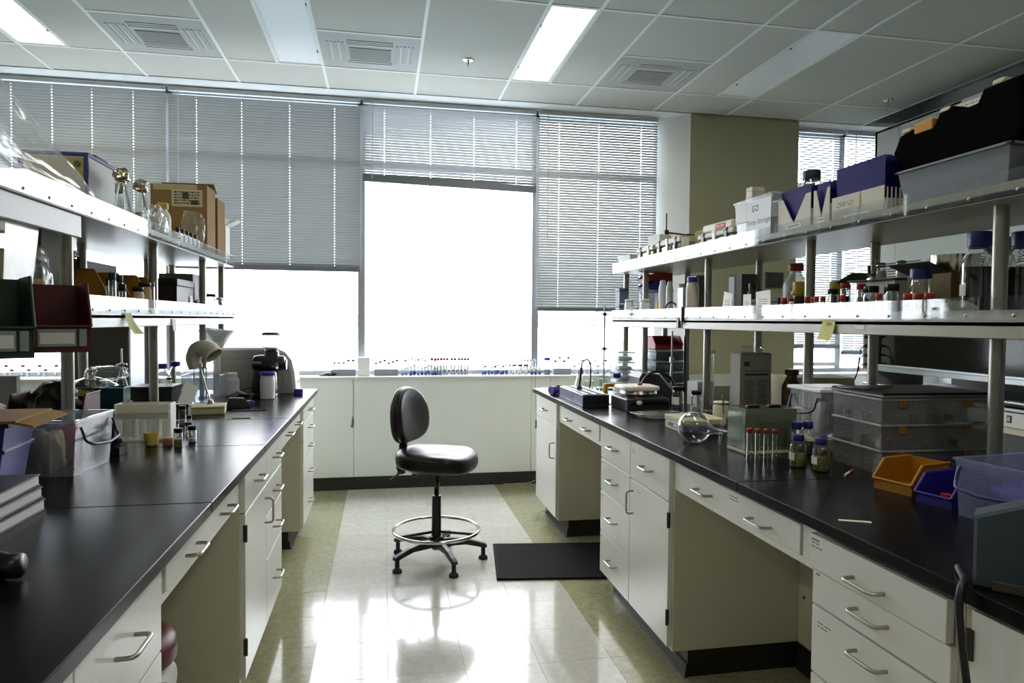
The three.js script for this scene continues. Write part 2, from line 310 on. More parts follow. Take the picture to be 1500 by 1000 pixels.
// front in local x (along the bench), y up, z out of the front; cells are [kind, x0, x1, y0, y1, options]
function front(t, kind, x0, x1, y0, y1, o = {}) {
  const g = .0025, w = x1 - x0 - 2 * g, h = y1 - y0 - 2 * g, cx = (x0 + x1) / 2;
  const p = part(t, kind, bx(w, h, .019, cx, y0 + g, .0095, .0022), cabM);
  const out = o.out ?? 0; p.position.z = out;
  if (kind === 'door') {
    const hx = o.hinge < 0 ? x1 - .045 : x0 + .045;
    part(p, 'handle', pullV.clone().translate(hx, o.hy ?? y1 - .14, .019), handleM, 'bent steel wire pull');
    for (const yy of [y0 + .09, y1 - .1]) part(p, 'hinge', [bx(.012, .06, .012, o.hinge < 0 ? x0 + .004 : x1 - .004, yy, .018, .002), rod([o.hinge < 0 ? x0 : x1, yy, .022], [o.hinge < 0 ? x0 : x1, yy + .06, .022], .005, 8)], hingeM, 'dark butt hinge');
  } else {
    const hs = o.handles ?? [.5];
    for (const f of hs) part(p, 'handle', pullG.clone().translate(x0 + (x1 - x0) * f, o.hy ?? Math.min(y1 - .055, (y0 + y1) / 2 + .0), .019), handleM, 'bent steel wire pull');
  }
  if (o.text) drawerLabel(p, o.text, .09, .034, x0 + (o.tx ?? .06), y1 - (o.ty ?? .03), .0195);
  return p;
}
function cabinet(side, label, zA, zB, cells, noToe) {           // zA: the end that lies at local x = 0
  const L = Math.abs(zB - zA);
  const t = thing('base_cabinet', label, 'cabinet', side < 0 ? -.492 : 1.12, 0, zA, side < 0 ? Math.PI / 2 : -Math.PI / 2, side < 0 ? 'left bench cabinets' : 'right bench cabinets');
  part(t, 'body', bx(L - .002, .772, .56, L / 2, .11, -.28, .002), cabBodyM);
  part(t, 'toe_kick', [bx(L - .02, .112, .49, L / 2, 0, -.315, .001), ex([[0, 0], [.02, 0], [.014, .008], [.01, .05], [0, .06]], L - .012, 0).rotateY(-Math.PI / 2).translate(L / 2, 0, -.072)], baseM, 'black rubber toe kick');
  for (const c of cells) front(t, ...c);
  return t;
}
function apron(side, label, zA, zB, text) {
  const L = Math.abs(zB - zA);
  const t = thing('knee_drawer_unit', label, 'drawer unit', side < 0 ? -.492 : 1.12, 0, zA, side < 0 ? Math.PI / 2 : -Math.PI / 2, side < 0 ? 'left bench knee drawers' : 'right bench knee drawers');
  part(t, 'rail', [bx(L - .002, .02, .02, L / 2, .755, -.01, .001), bx(L - .002, .018, .02, L / 2, .864, -.01, .001), bx(.06, .09, .02, .031, .775, -.01, .001), bx(.06, .09, .02, L - .031, .775, -.01, .001)], cabM);
  part(t, 'drawer_box', bx(L - .1, .09, .44, L / 2, .772, -.25, .002), cabBodyM);
  front(t, 'drawer', .062, L - .062, .776, .864, { handles: [.27, .75], text, tx: (L - .12) * .55, ty: .03, out: -.012 });
  const bp = part(t, 'back_panel', bx(L - .002, .77, .015, L / 2, .11, -.55, .001), cabBodyM);
  for (const y of [.3, .55, .75]) part(bp, 'bolt_hole', [bx(.012, .012, .003, .04, y, -.5415, .001), bx(.012, .012, .003, L - .04, y, -.5415, .001)], blackM);
  part(t, 'back_base', bx(L - .002, .112, .016, L / 2, 0, -.545, .001), baseM);
  return t;
}
const d4 = (x0, x1, ys, texts = []) => ys.slice(0, -1).map((y, i) => ['drawer', x0, x1, y, ys[i + 1], { text: texts[i] }]);
// left bench (faces +x); local x runs away from the camera
cabinet(-1, 'left bench cabinet with one drawer above a door, before the red lidded bin', .1, -.72, [['drawer', .01, .81, .66, .872, {}], ['door', .01, .81, .125, .66, { hinge: -1 }]]);
cabinet(-1, 'left bench cabinet beside the red lidded bin', -.72, -1.6, [['drawer', .01, .44, .68, .872, {}], ['door', .01, .44, .125, .68, { hinge: -1, hy: .575 }], ['drawer', .44, .87, .68, .872, { hy: .79 }], ['door', .44, .87, .125, .68, { hinge: -1, hy: .575 }]]);
apron(-1, 'wide knee drawer over the red lidded bin', -1.6, -2.5);
cabinet(-1, 'left bench cabinet with a door and four drawers beyond the red lidded bin', -2.5, -3.4, [['drawer', .01, .46, .72, .872, {}], ['door', .01, .46, .125, .72, { hinge: -1, hy: .62 }], ...d4(.46, .89, [.125, .4, .58, .72, .872])]);
apron(-1, 'wide knee drawer in front of the mortar and coffee grinder', -3.4, -4.29);
cabinet(-1, 'left bench end cabinet of five drawers by the window wall', -4.29, -4.92, d4(.01, .62, [.125, .32, .52, .65, .76, .872]));
// right bench (faces -x); local x runs towards the camera
cabinet(1, 'right bench end cabinet with a drawer over a tall door', -4.85, -4.25, [['drawer', .01, .59, .72, .872, {}], ['door', .01, .59, .125, .72, { hinge: -1, hy: .56 }]]);
apron(1, 'wide knee drawer over the black floor mat', -4.25, -3.35);
cabinet(1, 'right bench cabinet of four drawers beside a drawer and door', -3.35, -2.48, [...d4(.01, .43, [.125, .335, .545, .71, .872], [[[6]], [[7], [3, 4]], [[8]], 0]), ['drawer', .43, .86, .7, .872, { text: [[8, 5], [4, 6, 5]], ty: .05 }], ['door', .43, .86, .125, .7, { hinge: 1, hy: .6, text: [[5, 6]] , tx: .14, ty: .05}]]);
apron(1, 'wide knee drawer in front of the stacked organiser boxes', -2.48, -1.595, [[8, 7], [4, 5, 6]]);
cabinet(1, 'right bench near drawer unit with its top drawer slightly open', -1.595, -1.13, [['drawer', .01, .455, .775, .868, { text: [[10], [5, 4], [4, 4, 4]], tx: .055, ty: .024, out: .012, hy: .81 }], ['drawer', .01, .455, .68, .773, { text: [[5]], tx: .06, ty: .02, hy: .735 }], ['drawer', .01, .455, .5, .68, { text: [[8, 8], [3, 9]], tx: .07, ty: .05, hy: .635 }], ['drawer', .01, .455, .125, .5, { text: [[8, 8], [3, 7]], ty: .06 }]]);
cabinet(1, 'right bench near cabinet with a plain door under the teal box', -1.13, -.2, [['door', .03, .9, .125, .868, { hinge: -1, hy: .5 }]]);
// black epoxy worktops
function worktop(label, x0, x1, zs) {
  const t = thing('worktop', label, 'worktop', 0, .882, 0);
  for (let i = 0; i < zs.length - 1; i++) part(t, 'slab', bx(x1 - x0, HGT - .882, zs[i] - zs[i + 1] - .0016, (x0 + x1) / 2, 0, (zs[i] + zs[i + 1]) / 2, .0035), topM);
}
worktop('glossy black epoxy worktop of the left bench', -2.05, -.448, [.9, -1.93, -2.78, -3.5, -4.95]);
worktop('glossy black epoxy worktop of the right bench', 1.076, 2.78, [.9, -1.93, -3.42, -4.86]);
// far halves of the island benches, seen only through the knee spaces and below the shelves
for (const [x, z, L, s] of [[-1.57, -2.0, 5.8, 'left'], [2.26, -1.95, 5.7, 'right']]) {
  const t = thing('bench_back_cabinet', 'long white cabinet body under the far half of the ' + s + ' bench', 'cabinet', x, 0, z);
  part(t, 'body', bx(.9, .77, L, 0, .11, 0, .003), cabBodyM); part(t, 'toe_kick', bx(.76, .11, L - .04, 0, 0, 0, .002), baseM);
}
// ---------------------------------------------------------------- shelving over the benches
const YS1 = 1.42, YS2 = 1.775;
function shelving(side, label, xe, xp, xq, postZ, zEnd, zNear) {
  const t = thing('bench_shelving', label, 'shelving', 0, HGT, 0, 0, 'shelving over the benches');
  const s = side, yy = (y) => y - HGT, L = zNear - zEnd, zc = (zNear + zEnd) / 2, depth = .51, xm = xe + s * depth / 2;
  for (const z of postZ) for (const x of [xp, xq]) {
    const p = part(t, 'post', cy(.0205, .0205, YS2 - .02 - HGT, x, 0, z, 20), postM);
    part(p, 'post_foot', cy(.03, .032, .006, x, 0, z, 20), postM);
  }
  const low = part(t, 'shelf', bx(depth, .02, L, xm, yy(YS1 - .02), zc, .002), shelfM, 'lower pale steel shelf');
  part(low, 'beam', [bx(.024, .05, L, xe + s * .012, yy(1.366), zc, .003), bx(.024, .05, L, xe + s * (depth - .012), yy(1.366), zc, .003)], shelfM);
  part(low, 'lip', bx(.003, .03, L, xe + s * .0015, yy(1.417), zc, .001), shelfM);
  const up = part(t, 'shelf', bx(depth, .022, L, xm, yy(YS2 - .022), zc, .002), shelfM, 'upper pale steel shelf');
  part(up, 'lip', [bx(.003, .042, L, xe + s * .0015, yy(1.755), zc, .001), bx(.003, .036, L, xe + s * (depth - .0015), yy(1.755), zc, .001)], shelfM);
  const rv = [];
  for (const y of [1.432, 1.77]) for (let z = zNear - .1; z > zEnd; z -= .155) rv.push(new THREE.SphereGeometry(.0055, 8, 5).scale(.6, 1, 1).translate(xe - s * .0055, yy(y), z));
  const r = part(t, 'rivet_row', rv, steelM('#9c9a92', .35)); r.userData.kind = 'stuff';
  const zz = [zNear]; for (const z of [...postZ].sort((a, b) => b - a)) if (z < zNear - .3 && z > zEnd + .3) zz.push(z + .03); zz.push(zEnd);
  for (let i = 0; i < zz.length - 1; i++) {
    part(low, 'shelf_guard', bx(.0035, .066, zz[i] - zz[i + 1] - .004, xe - s * .0032, yy(1.418), (zz[i] + zz[i + 1]) / 2, .0008), guardM, 'clear acrylic shelf guard');
    part(up, 'shelf_guard', bx(.0035, .072, zz[i] - zz[i + 1] - .004, xe - s * .0032, yy(1.757), (zz[i] + zz[i + 1]) / 2, .0008), guardM, 'clear acrylic shelf guard');
  }
  return t;
}
const shL = shelving(-1, 'two tier shelving on steel posts over the left bench', -1.01, -1.085, -1.395, [-.81, -1.725, -2.64, -3.555, -4.47, -4.96], -4.985, .4);
const shR = shelving(1, 'two tier shelving on steel posts over the right bench', 1.675, 1.772, 2.08, [-.79, -1.705, -2.61, -3.53, -4.45, -4.83], -4.855, .4);
part(shL, 'undershelf_rail', bx(.02, .075, 1.5, -1.03, 1.677 - HGT, -1.85, .003), M('#c9ced2', .4), 'pale rail under the upper shelf');
part(shL, 'bin_rail', bx(.006, .05, .62, -1.004, 1.37 - HGT, -1.9, .001), steelM('#8a8982', .4));
// ---------------------------------------------------------------- fume hood at the right wall
{
  const t = thing('fume_hood', 'large pale fume hood with louvres and a dark glass sash', 'fume hood', 4.25, 0, -4.2);
  const white = M('#c6cdcb', .5), dk = M('#0d0f10', .5), alu = steelM('#a4abae', .4);
  const zf = -1.17, zn = 1.6;                                  // far and near ends along z
  part(t, 'front_panel', bx(.03, 1.665, zn - zf - .28, .015, 1.42, (zn + zf) / 2 + .14, .003), white);
  part(t, 'corner_panel', bx(.03, 1.665, .276, .015, 1.42, zf + .138, .003), white);
  part(t, 'body', [bx(.9, 1.66, .03, .45, 1.42, zf + .015, .002), bx(.9, 1.66, .03, .45, 1.42, zn - .015, .002), bx(.03, 3.0, zn - zf, .89, .05, (zn + zf) / 2, .002), bx(.9, .02, zn - zf, .45, 3.06, (zn + zf) / 2, .002)], M('#5b605e', .6));  // shade of the gap above the hood put into the shell colour
  part(t, 'side_post', bx(.5, .56, .06, .25, .86, zf + .03, .003), M('#c9cccb', .4)); part(t, 'side_post', bx(.5, .56, .06, .25, .86, zn - .03, .003), M('#c9cccb', .4));
  for (let k = 0; k < 6; k++) {
    const z0 = zf + .13 + k * .235 + (k > 1 ? .02 : 0), l = part(t, 'louvre', bx(.004, .14, .19, -.002, 1.795, z0 + .1, .001), white);
    for (let i = 0; i < 6; i++) part(l, 'louvre_slot', bx(.004, .009, .18, -.0038, 1.8 + i * .022, z0 + .1, .001), M('#33383a', .7));
  }
  part(t, 'cavity', [bx(.02, .56, zn - zf - .12, .8, .86, (zn + zf) / 2, 0), bx(.8, .01, zn - zf - .1, .45, 1.41, (zn + zf) / 2, 0)], dk);
  const sash = part(t, 'sash', bx(.006, .36, zn - zf - .14, .03, 1.05, (zn + zf) / 2, .001), M('#15191a', .1, { transmission: .35, thickness: 0, ior: 1.4 }), 'dark glass sash');
  part(sash, 'sash_handle', [bx(.05, .02, zn - zf - .12, .012, 1.03, (zn + zf) / 2, .004), bx(.02, .05, zn - zf - .12, .02, .99, (zn + zf) / 2, .004)], alu, 'silver sash handle bar');
  part(sash, 'sash_stile', [bx(.02, .4, .03, .03, 1.02, zf + .085, .002), bx(.02, .4, .03, .03, 1.02, .35, .002)], dk);
  part(t, 'airfoil', [bx(.09, .018, zn - zf, -.02, .865, (zn + zf) / 2, .006), bx(.012, .02, zn - zf, -.01, .81, (zn + zf) / 2, .002)], alu);
  part(t, 'service_panel', bx(.02, .1, zn - zf, .0, .7, (zn + zf) / 2, .002), M('#cfd2cc', .5));
  for (let k = 0; k < 5; k++) { const o = part(t, 'outlet', bx(.006, .05, .035, -.012, .73, zf + .5 + k * .45, .002), M('#3b3d3c', .5)); part(o, 'outlet_face', bx(.003, .03, .02, -.016, .74, zf + .5 + k * .45, .001), M('#b9bbb5', .5)); }
  part(t, 'hood_worktop', bx(.75, .03, zn - zf, .42, .835, (zn + zf) / 2, .003), dk);
  part(t, 'base', bx(.8, .7, zn - zf, .42, 0, (zn + zf) / 2, .003), cabBodyM);
  const ps = thing('power_strip', 'vertical pale power strip with black plugs on the hood end', 'power strip', 4.25, 1.0, -5.385);
  part(ps, 'strip', bx(.07, .4, .02, -.02, 0, 0, .003), M('#c3c7c6', .4));
  for (let k = 0; k < 5; k++) { const p = part(ps, 'plug', [bx(.03, .03, .035, -.035, .03 + k * .08, .022, .006), rod([-.04, .045 + k * .08, .035], [-.075, .045 + k * .08, .04], .009)], blackM); if (k < 3) part(p, 'plug_cord', tb([[-.07, .045 + k * .08, .04], [-.12, .03 + k * .07, .05], [-.16, -.04, .06], [-.2, -.12, .06]], .005, 20, 6), blackM); }
}
// ---------------------------------------------------------------- stool
{
  const t = thing('lab_stool', 'black vinyl lab stool with chrome foot ring on the pale walkway', 'stool', .31, 0, -3.96, 0);
  const bk = M('#0a0a0b', .4), vinyl = M('#09090a', .36, { specularIntensity: .55 });
  for (let k = 0; k < 5; k++) {
    const a = rad(2 + 72 * k), c = Math.cos(a), s = Math.sin(a);
    const arm = (() => { const g = ex([[.02, .13], [.09, .135], [.2, .118], [.27, .098], [.295, .088], [.297, .072], [.28, .066], [.25, .075], [.17, .092], [.02, .085]], .034, .006, [], 2); return g; })();
    const leg = part(t, 'base_arm', arm.rotateY(-a), bk);
    part(leg, 'glide', [cy(.013, .013, .07, .275 * c, .012, .275 * s, 14), lat([[.001, .03], [.012, .03], [.016, .022], [.024, .018], [.027, .01], [.027, .001], [.001, 0]], 18, .275 * c, 0, .275 * s)], bk);
  }
  part(t, 'hub', lat([[.001, .07], [.025, .07], [.03, .08], [.042, .09], [.044, .135], [.034, .15], [.001, .15]]), bk);
  part(t, 'column', [cy(.026, .028, .24, 0, .14, 0), cy(.0265, .0265, .01, 0, .375, 0)], bk);
  part(t, 'gas_lift', cy(.014, .014, .2, 0, .38, 0), M('#0c0c0d', .2, { metalness: .5 }));
  const ring = part(t, 'foot_ring', new THREE.TorusGeometry(.248, .0095, 10, 64).rotateX(Math.PI / 2).translate(0, .185, 0), steelM('#d2d2d0', .12), 'chrome foot ring');
  part(ring, 'ring_spoke', [0, 1, 2].map((k) => { const a = rad(32 + 120 * k); return rod([.02 * Math.cos(a), .175, .02 * Math.sin(a)], [.245 * Math.cos(a), .185, .245 * Math.sin(a)], .008, 8); }), bk);
  // seat faces local +z; the whole upper part turns
  const up = new THREE.Group(); up.name = 'seat_assembly'; up.rotation.y = rad(62); t.add(up);
  const seatPts = []; for (let i = 0; i < 48; i++) { const a = i / 48 * 2 * Math.PI, c = Math.cos(a), s = Math.sin(a), e = .72; seatPts.push([Math.sign(c) * Math.abs(c) ** e * (.225 + .015 * s), Math.sign(s) * Math.abs(s) ** e * .225]); }
  const cushion = (() => {
    const rings = [[.86, .555], [.95, .562], [.99, .578], [1, .6], [.985, .622], [.94, .638], [.86, .647], [.7, .648], [.45, .642], [.2, .638], [.001, .637]];
    const pos = [], idx = [], n = seatPts.length;
    rings.forEach(([k, y]) => seatPts.forEach(([x, z]) => { const f = z / .225; pos.push(x * k, y - (f > .5 ? (f - .5) ** 2 * .09 * k : 0) + (f < -.5 ? (-.5 - f) ** 2 * .05 * k : 0), z * k); }));
    for (let r = 0; r < rings.length - 1; r++) for (let i = 0; i < n; i++) { const a = r * n + i, b = r * n + (i + 1) % n, c = a + n, d = b + n; idx.push(a, c, b, b, c, d); }
    const g = new THREE.BufferGeometry(); g.setAttribute('position', new THREE.Float32BufferAttribute(pos, 3)); g.setIndex(idx); g.computeVertexNormals(); g.setAttribute('uv', new THREE.BufferAttribute(new Float32Array(pos.length / 3 * 2), 2)); return g;
  })();
  part(up, 'seat', [cushion, cy(.19, .17, .02, 0, .538, 0, 32)], vinyl);
  part(up, 'mechanism', [bx(.16, .035, .2, 0, .515, -.02, .008), bx(.05, .03, .2, 0, .52, -.15, .006)], bk);
  part(up, 'lever', [rod([-.06, .53, .04], [-.17, .5, .08], .006), rod([-.15, .505, .075], [-.2, .485, .09], .011)], bk);
  part(up, 'lever', [rod([.05, .525, -.12], [.13, .47, -.2], .006), new THREE.SphereGeometry(.018, 14, 10).scale(1.5, 1, 1).translate(.145, .462, -.205)], bk);
  part(up, 'lever', [rod([-.02, .525, -.2], [-.06, .46, -.27], .006)], bk);
  const bell = []; for (let i = 0; i <= 26; i++) { const y = .5 + i * .009; bell.push([i % 2 ? .03 : .037, y]); }
  part(up, 'bellows', lat([[.001, .5], ...bell, [.001, .74]], 20).scale(1, 1, .62).rotateX(rad(4)).translate(0, 0, -.262), M('#0c0c0d', .6));
  const bp = []; for (let i = 0; i < 48; i++) { const a = i / 48 * 2 * Math.PI, c = Math.cos(a), s = Math.sin(a), e = s > 0 ? .9 : .62; bp.push([Math.sign(c) * Math.abs(c) ** e * (.2 - .02 * s * (s > 0 ? 1 : -.3)), Math.sign(s) * Math.abs(s) ** e * .16]); }
  const back = (() => {
    const rings = [[.001, -.03], [.6, -.03], [.92, -.026], [.985, -.012], [1, .004], [.985, .018], [.95, .028], [.86, .034], [.6, .034], [.3, .03], [.001, .029]], pos = [], idx = [], n = 48;
    rings.forEach(([k, z]) => bp.forEach(([x, y]) => pos.push(x * k, y * k, z + (x * k) ** 2 * .7 - .012)));
    for (let r = 0; r < rings.length - 1; r++) for (let i = 0; i < n; i++) { const a = r * n + i, b = r * n + (i + 1) % n; idx.push(a, b, a + n, b, b + n, a + n); }
    const g = new THREE.BufferGeometry(); g.setAttribute('position', new THREE.Float32BufferAttribute(pos, 3)); g.setIndex(idx); g.computeVertexNormals(); g.setAttribute('uv', new THREE.BufferAttribute(new Float32Array(pos.length / 3 * 2), 2)); return g;
  })();
  const b = part(up, 'backrest', back.rotateX(rad(-7)).translate(0, .85, -.178), vinyl);
  part(b, 'back_shell', back.clone().translate(0, -.85, .178).scale(1.015, 1.015, .6).translate(0, .85, -.198), bk);
}
{
  const m = thing('floor_mat', 'black rubber anti-fatigue mat on the floor by the right knee space', 'mat', 1.1, 0, -3.83, rad(-6.9) * -1);
  m.rotation.y = rad(-7);
  const g = bx(.92, .012, .58, 0, 0, 0, .005); part(m, 'mat_body', g, M('#0b0b0d', .8, { specularIntensity: .3 }));
part(m, 'mat_border', [bx(.92, .013, .02, 0, 0, .28, .004), bx(.92, .013, .02, 0, 0, -.28, .004), bx(.02, .013, .58, -.45, 0, 0, .004), bx(.02, .013, .58, .45, 0, 0, .004)], M('#0d0d0f', .75, { specularIntensity: .3 }));
}
{
  const t = thing('waste_bin', 'white waste bin with a dark red lid in the left knee space', 'bin', -.72, 0, -1.98);
  part(t, 'bin_body', lat([[.001, 0], [.12, 0], [.135, .02], [.155, .4], [.001, .4]], 28), M('#d9d6cc', .5));
  part(t, 'bag', crumple(.168, .36, .168, 3, .06, 16).translate(0, .12, 0), M('#e6e4dc', .45, { transmission: .3, thickness: 0 }), 'white bin liner');
  const l = part(t, 'lid', lat([[.001, .56], [.06, .558], [.13, .545], [.158, .53], [.165, .51], [.165, .475], [.155, .47], [.001, .47]], 32), M('#5a1218', .4), 'dark red lid');
  part(l, 'hazard_sticker', sticker(.09, .07, .05, .563, .05, .4, -Math.PI / 2), textMat(128, 96, (g) => { g.fillStyle = '#2a2410'; g.fillRect(18, 24, 80, 14); g.fillRect(18, 54, 92, 8); g.fillRect(18, 70, 70, 8); }, '#c9b53a'));
}
// ---------------------------------------------------------------- builders for small lab things
const labelM = M('#e4e3dc', .7);
function bottle(name, label, x, y, z, d, h, cap, o = {}) {
  const t = thing(name, label, o.cat ?? 'bottle', x, y, z, o.turn ?? 0, o.group), r = d / 2, n = o.neck ?? r * .5, sh = o.sh ?? .62, ch = o.capH ?? Math.min(.03, h * .17);
  const body = [[.001, 0], [r * .92, 0], [r, .004], [r, h * sh], [r * .93, h * (sh + .07)], [n * 1.15, h * (sh + .2)], [n, h * (sh + .24)], [n, h - .002]];
  part(t, 'bottle_body', lat(o.mat ? body : walled(body), 24), o.mat ?? glassS());
  if (o.liq) { const f = Math.min(o.fill ?? .5, sh); part(t, 'liquid', lat([[.001, .003], [r - .004, .003], [r - .003, .006], [r - .003, h * f], [.001, h * f]], 22), M(o.liq, .2, o.clear ? { transmission: o.clear, thickness: 0 } : { specularIntensity: .15 })); }
  const c = part(t, 'cap', lat([[.001, h], [n * 1.25, h], [n * 1.38, h - .003], [n * 1.4, h - ch], [n * 1.1, h - ch], [.001, h - ch]], 24), cap);
  if (o.ring) part(t, 'pouring_ring', new THREE.TorusGeometry(n * 1.15, .0025, 6, 20).rotateX(Math.PI / 2).translate(0, h - ch - .004, 0), cap);
  if (o.lab) part(t, 'bottle_label', new THREE.CylinderGeometry(r + .0008, r + .0008, h * (o.labH ?? .22), 14, 1, true, o.lab === true ? -2.6 : o.lab, o.labA ?? 1.9).translate(0, h * .34, 0), labelM, 'pale paper label');
  return t;
}
function vial(name, label, x, y, z, d, h, cap, o = {}) {
  const t = thing(name, label, 'vial', x, y, z, 0, o.group), r = d / 2, ch = o.capH ?? Math.min(.016, h * .25);
  part(t, 'vial_body', lat(walled([[.001, 0], [r * .95, 0], [r, .003], [r, h - ch - .004], [r * .85, h - ch]], .001), 14), o.mat ?? glassS());
  part(t, 'cap', lat([[.001, h], [r * .9, h], [r * .98, h - .002], [r * .98, h - ch], [.001, h - ch]], 14), cap);
  if (o.liq) part(t, 'contents', lat([[.001, .002], [r - .002, .002], [r - .002, (h - ch) * (o.fill ?? .5)], [.001, (h - ch) * (o.fill ?? .5)]], 12), M(o.liq, .3));
  if (o.lab) part(t, 'vial_label', new THREE.CylinderGeometry(r + .0006, r + .0006, h * .35, 12, 1, true, -2.4, 2.6).translate(0, h * .4, 0), labelM);
  return t;
}
function jar(name, label, x, y, z, d, h, cap, o = {}) {
  const t = thing(name, label, 'jar', x, y, z, o.turn ?? 0, o.group), r = d / 2, ch = o.capH ?? .02;
  part(t, 'jar_body', lat(walled([[.001, 0], [r * .94, 0], [r, .005], [r, h - ch - .016], [r * .84, h - ch - .004], [r * .84, h - ch]]), 24), o.mat ?? glassS());
  part(t, 'lid', lat([[.001, h], [r * .86, h], [r * .93, h - .003], [r * .93, h - ch], [.001, h - ch]], 24), cap);
  if (o.liq) part(t, 'contents', lat([[.001, .004], [r - .003, .004], [r - .003, h * (o.fill ?? .45)], [.001, h * (o.fill ?? .45)]], 20), M(o.liq, .35));
  if (o.lab) part(t, 'jar_label', new THREE.CylinderGeometry(r + .0008, r + .0008, h * .3, 16, 1, true, -2.6, 2.4).translate(0, h * .45, 0), labelM, 'pale paper label');
  return t;
}
function box(name, label, x, y, z, w, h, d, mat, turn = 0, o = {}) {     // closed carton with lid seam and tape
  const t = thing(name, label, o.cat ?? 'box', x, y, z, turn, o.group);
  part(t, 'box_body', bx(w, h * (1 - (o.lid ?? .0)) , d, 0, 0, 0, o.r ?? .003), mat);
  if (o.lid) part(t, 'lid', bx(w + .006, h * o.lid - .001, d + .006, 0, h * (1 - o.lid) + .001, 0, .004), o.lidM ?? mat);
  if (o.tape) part(t, 'tape', bx(w * .18, .0012, d + .002, 0, h, 0, 0), M('#b59a67', .3));
  if (o.label) part(t, 'box_label', sticker(w * .6, h * .5, 0, h * .5, d / 2 + .0012), o.label);
  if (o.side) part(t, 'box_label', sticker(d * .6, h * .5, -w / 2 - .0012, h * .5, 0, -Math.PI / 2), o.side);
  return t;
}
function openBox(w, h, d, th, taper = 0, y = 0) {                         // five walls
  const s = 1 - taper, mk = (a, b, c, e) => { const g = new THREE.BoxGeometry(...a).translate(b, c, e); return g; };
  const g = join([mk([w, th, d], 0, th / 2, 0), mk([w, h, th], 0, h / 2, d / 2 - th / 2), mk([w, h, th], 0, h / 2, -d / 2 + th / 2), mk([th, h, d - 2 * th], w / 2 - th / 2, h / 2, 0), mk([th, h, d - 2 * th], -w / 2 + th / 2, h / 2, 0)]);
  if (taper) { const p = g.attributes.position; for (let i = 0; i < p.count; i++) { const k = s + taper * p.getY(i) / h; p.setX(i, p.getX(i) * k); p.setZ(i, p.getZ(i) * k); } g.computeVertexNormals(); }
  return g.translate(0, y, 0);
}
const rimG = (w, d, y, t = .01, hh = .008) => join([bx(w + t, hh, t, 0, y, d / 2, .002), bx(w + t, hh, t, 0, y, -d / 2, .002), bx(t, hh, d + t, w / 2, y, 0, .002), bx(t, hh, d + t, -w / 2, y, 0, .002)]);
function tote(label, x, y, z, w, h, d, turn, o = {}) {                    // clear storage box, swing handle on the chosen side
  const t = thing('storage_tote', label, 'storage box', x, y, z, turn, o.group), pm = o.mat ?? plastM('#eef1f4', .12, .9);
  const b = part(t, 'tote_body', openBox(w, h, d, .0025, .06), pm);
  part(b, 'rim', rimG(w, d, h - .008), pm);
  for (const k of [-.3, .3]) { part(b, 'rib', bx(.006, h * .9, .004, w * k, .01, d / 2 - .004, .001), pm); part(b, 'rib', bx(.004, h * .9, .006, w / 2 - .004, .01, d * k, .001), pm); }
  if (o.lid) part(t, 'lid', [bx(w + .02, .014, d + .02, 0, h - .004, 0, .004), bx(w * .7, .006, d * .7, 0, h + .009, 0, .003)], o.lidM ?? pm);
  const hz = o.side === 'z', L = (hz ? w : d) * .42, p = hz ? d / 2 + .004 : (w / 2 + .004) * (o.side === '-x' ? -1 : 1), s = p < 0 ? -1 : 1;
  const pts = [[-L, h * .86, 0], [-L, h * .78, .006], [-L * .98, h * .62, .014], [-L * .8, h * .54, .03], [0, h * .5, .038], [L * .8, h * .54, .03], [L * .98, h * .62, .014], [L, h * .78, .006], [L, h * .86, 0]];
  part(t, 'handle', tb(pts.map(([a, b2, c]) => (hz ? [a, b2, p + c] : [p + s * c, b2, a])), .0045, 40, 8, false, .3), M('#23265f', .35), 'navy swing handle');
  return t;
}
function stackBin(name, label, x, y, z, w, h, d, mat, turn, o = {}) {      // hopper front bin, opens along +z
  const t = thing(name, label, 'bin', x, y, z, turn, o.group), th = .0035;
  const side = [[-d / 2, 0], [d / 2 - .012, 0], [d / 2, h * .36], [d * .22, h], [-d / 2, h]];
  const wall = (sx) => ex(side, th, .0008).rotateY(-Math.PI / 2).translate(sx * (w / 2 - th / 2), 0, 0);
  const b = part(t, 'bin_body', [wall(-1), wall(1), bx(w, th, d - .01, 0, 0, -.005, 0), bx(w, h, th, 0, 0, -d / 2 + th / 2, 0), new THREE.BoxGeometry(w, h * .37, th).rotateX(-.06).translate(0, h * .18, d / 2 - .007)], mat);
  part(b, 'rolled_rim', [rod([-w / 2, h, -d / 2], [-w / 2, h, d * .22], .004, 6), rod([w / 2, h, -d / 2], [w / 2, h, d * .22], .004, 6), rod([-w / 2, h, d * .22], [-w / 2, h * .37, d / 2], .004, 6), rod([w / 2, h, d * .22], [w / 2, h * .37, d / 2], .004, 6), rod([-w / 2, h * .37, d / 2], [w / 2, h * .37, d / 2], .004, 6)], mat);
  if (o.label) { part(t, 'label_holder', bx(w * .86, h * .25, .003, 0, h * .08, d / 2 + .001, .001), M('#8f979b', .3)); part(t, 'bin_label', sticker(w * .5, h * .16, .0, h * .2, d / 2 + .0035), labelM); for (const s of [-1, 1]) part(t, 'label_bar', bx(.006, h * .27, .004, s * w * .3, h * .07, d / 2 + .002, .001), mat); }
  return t;
}
function lump(name, label, cat, x, y, z, rx, ry, rz, s, mat, o = {}) { const t = thing(name, label, cat, x, y, z, o.turn ?? 0, o.group); part(t, o.part ?? name + '_skin', crumple(rx, ry, rz, s, o.amp ?? .2, o.det ?? 18, o.freq ?? 3), mat); return t; }
const filmM = M('#f4f6f5', .14, { transmission: .93, thickness: 0, ior: 1.45 });
const foilM = steelM('#b5ad95', .22);
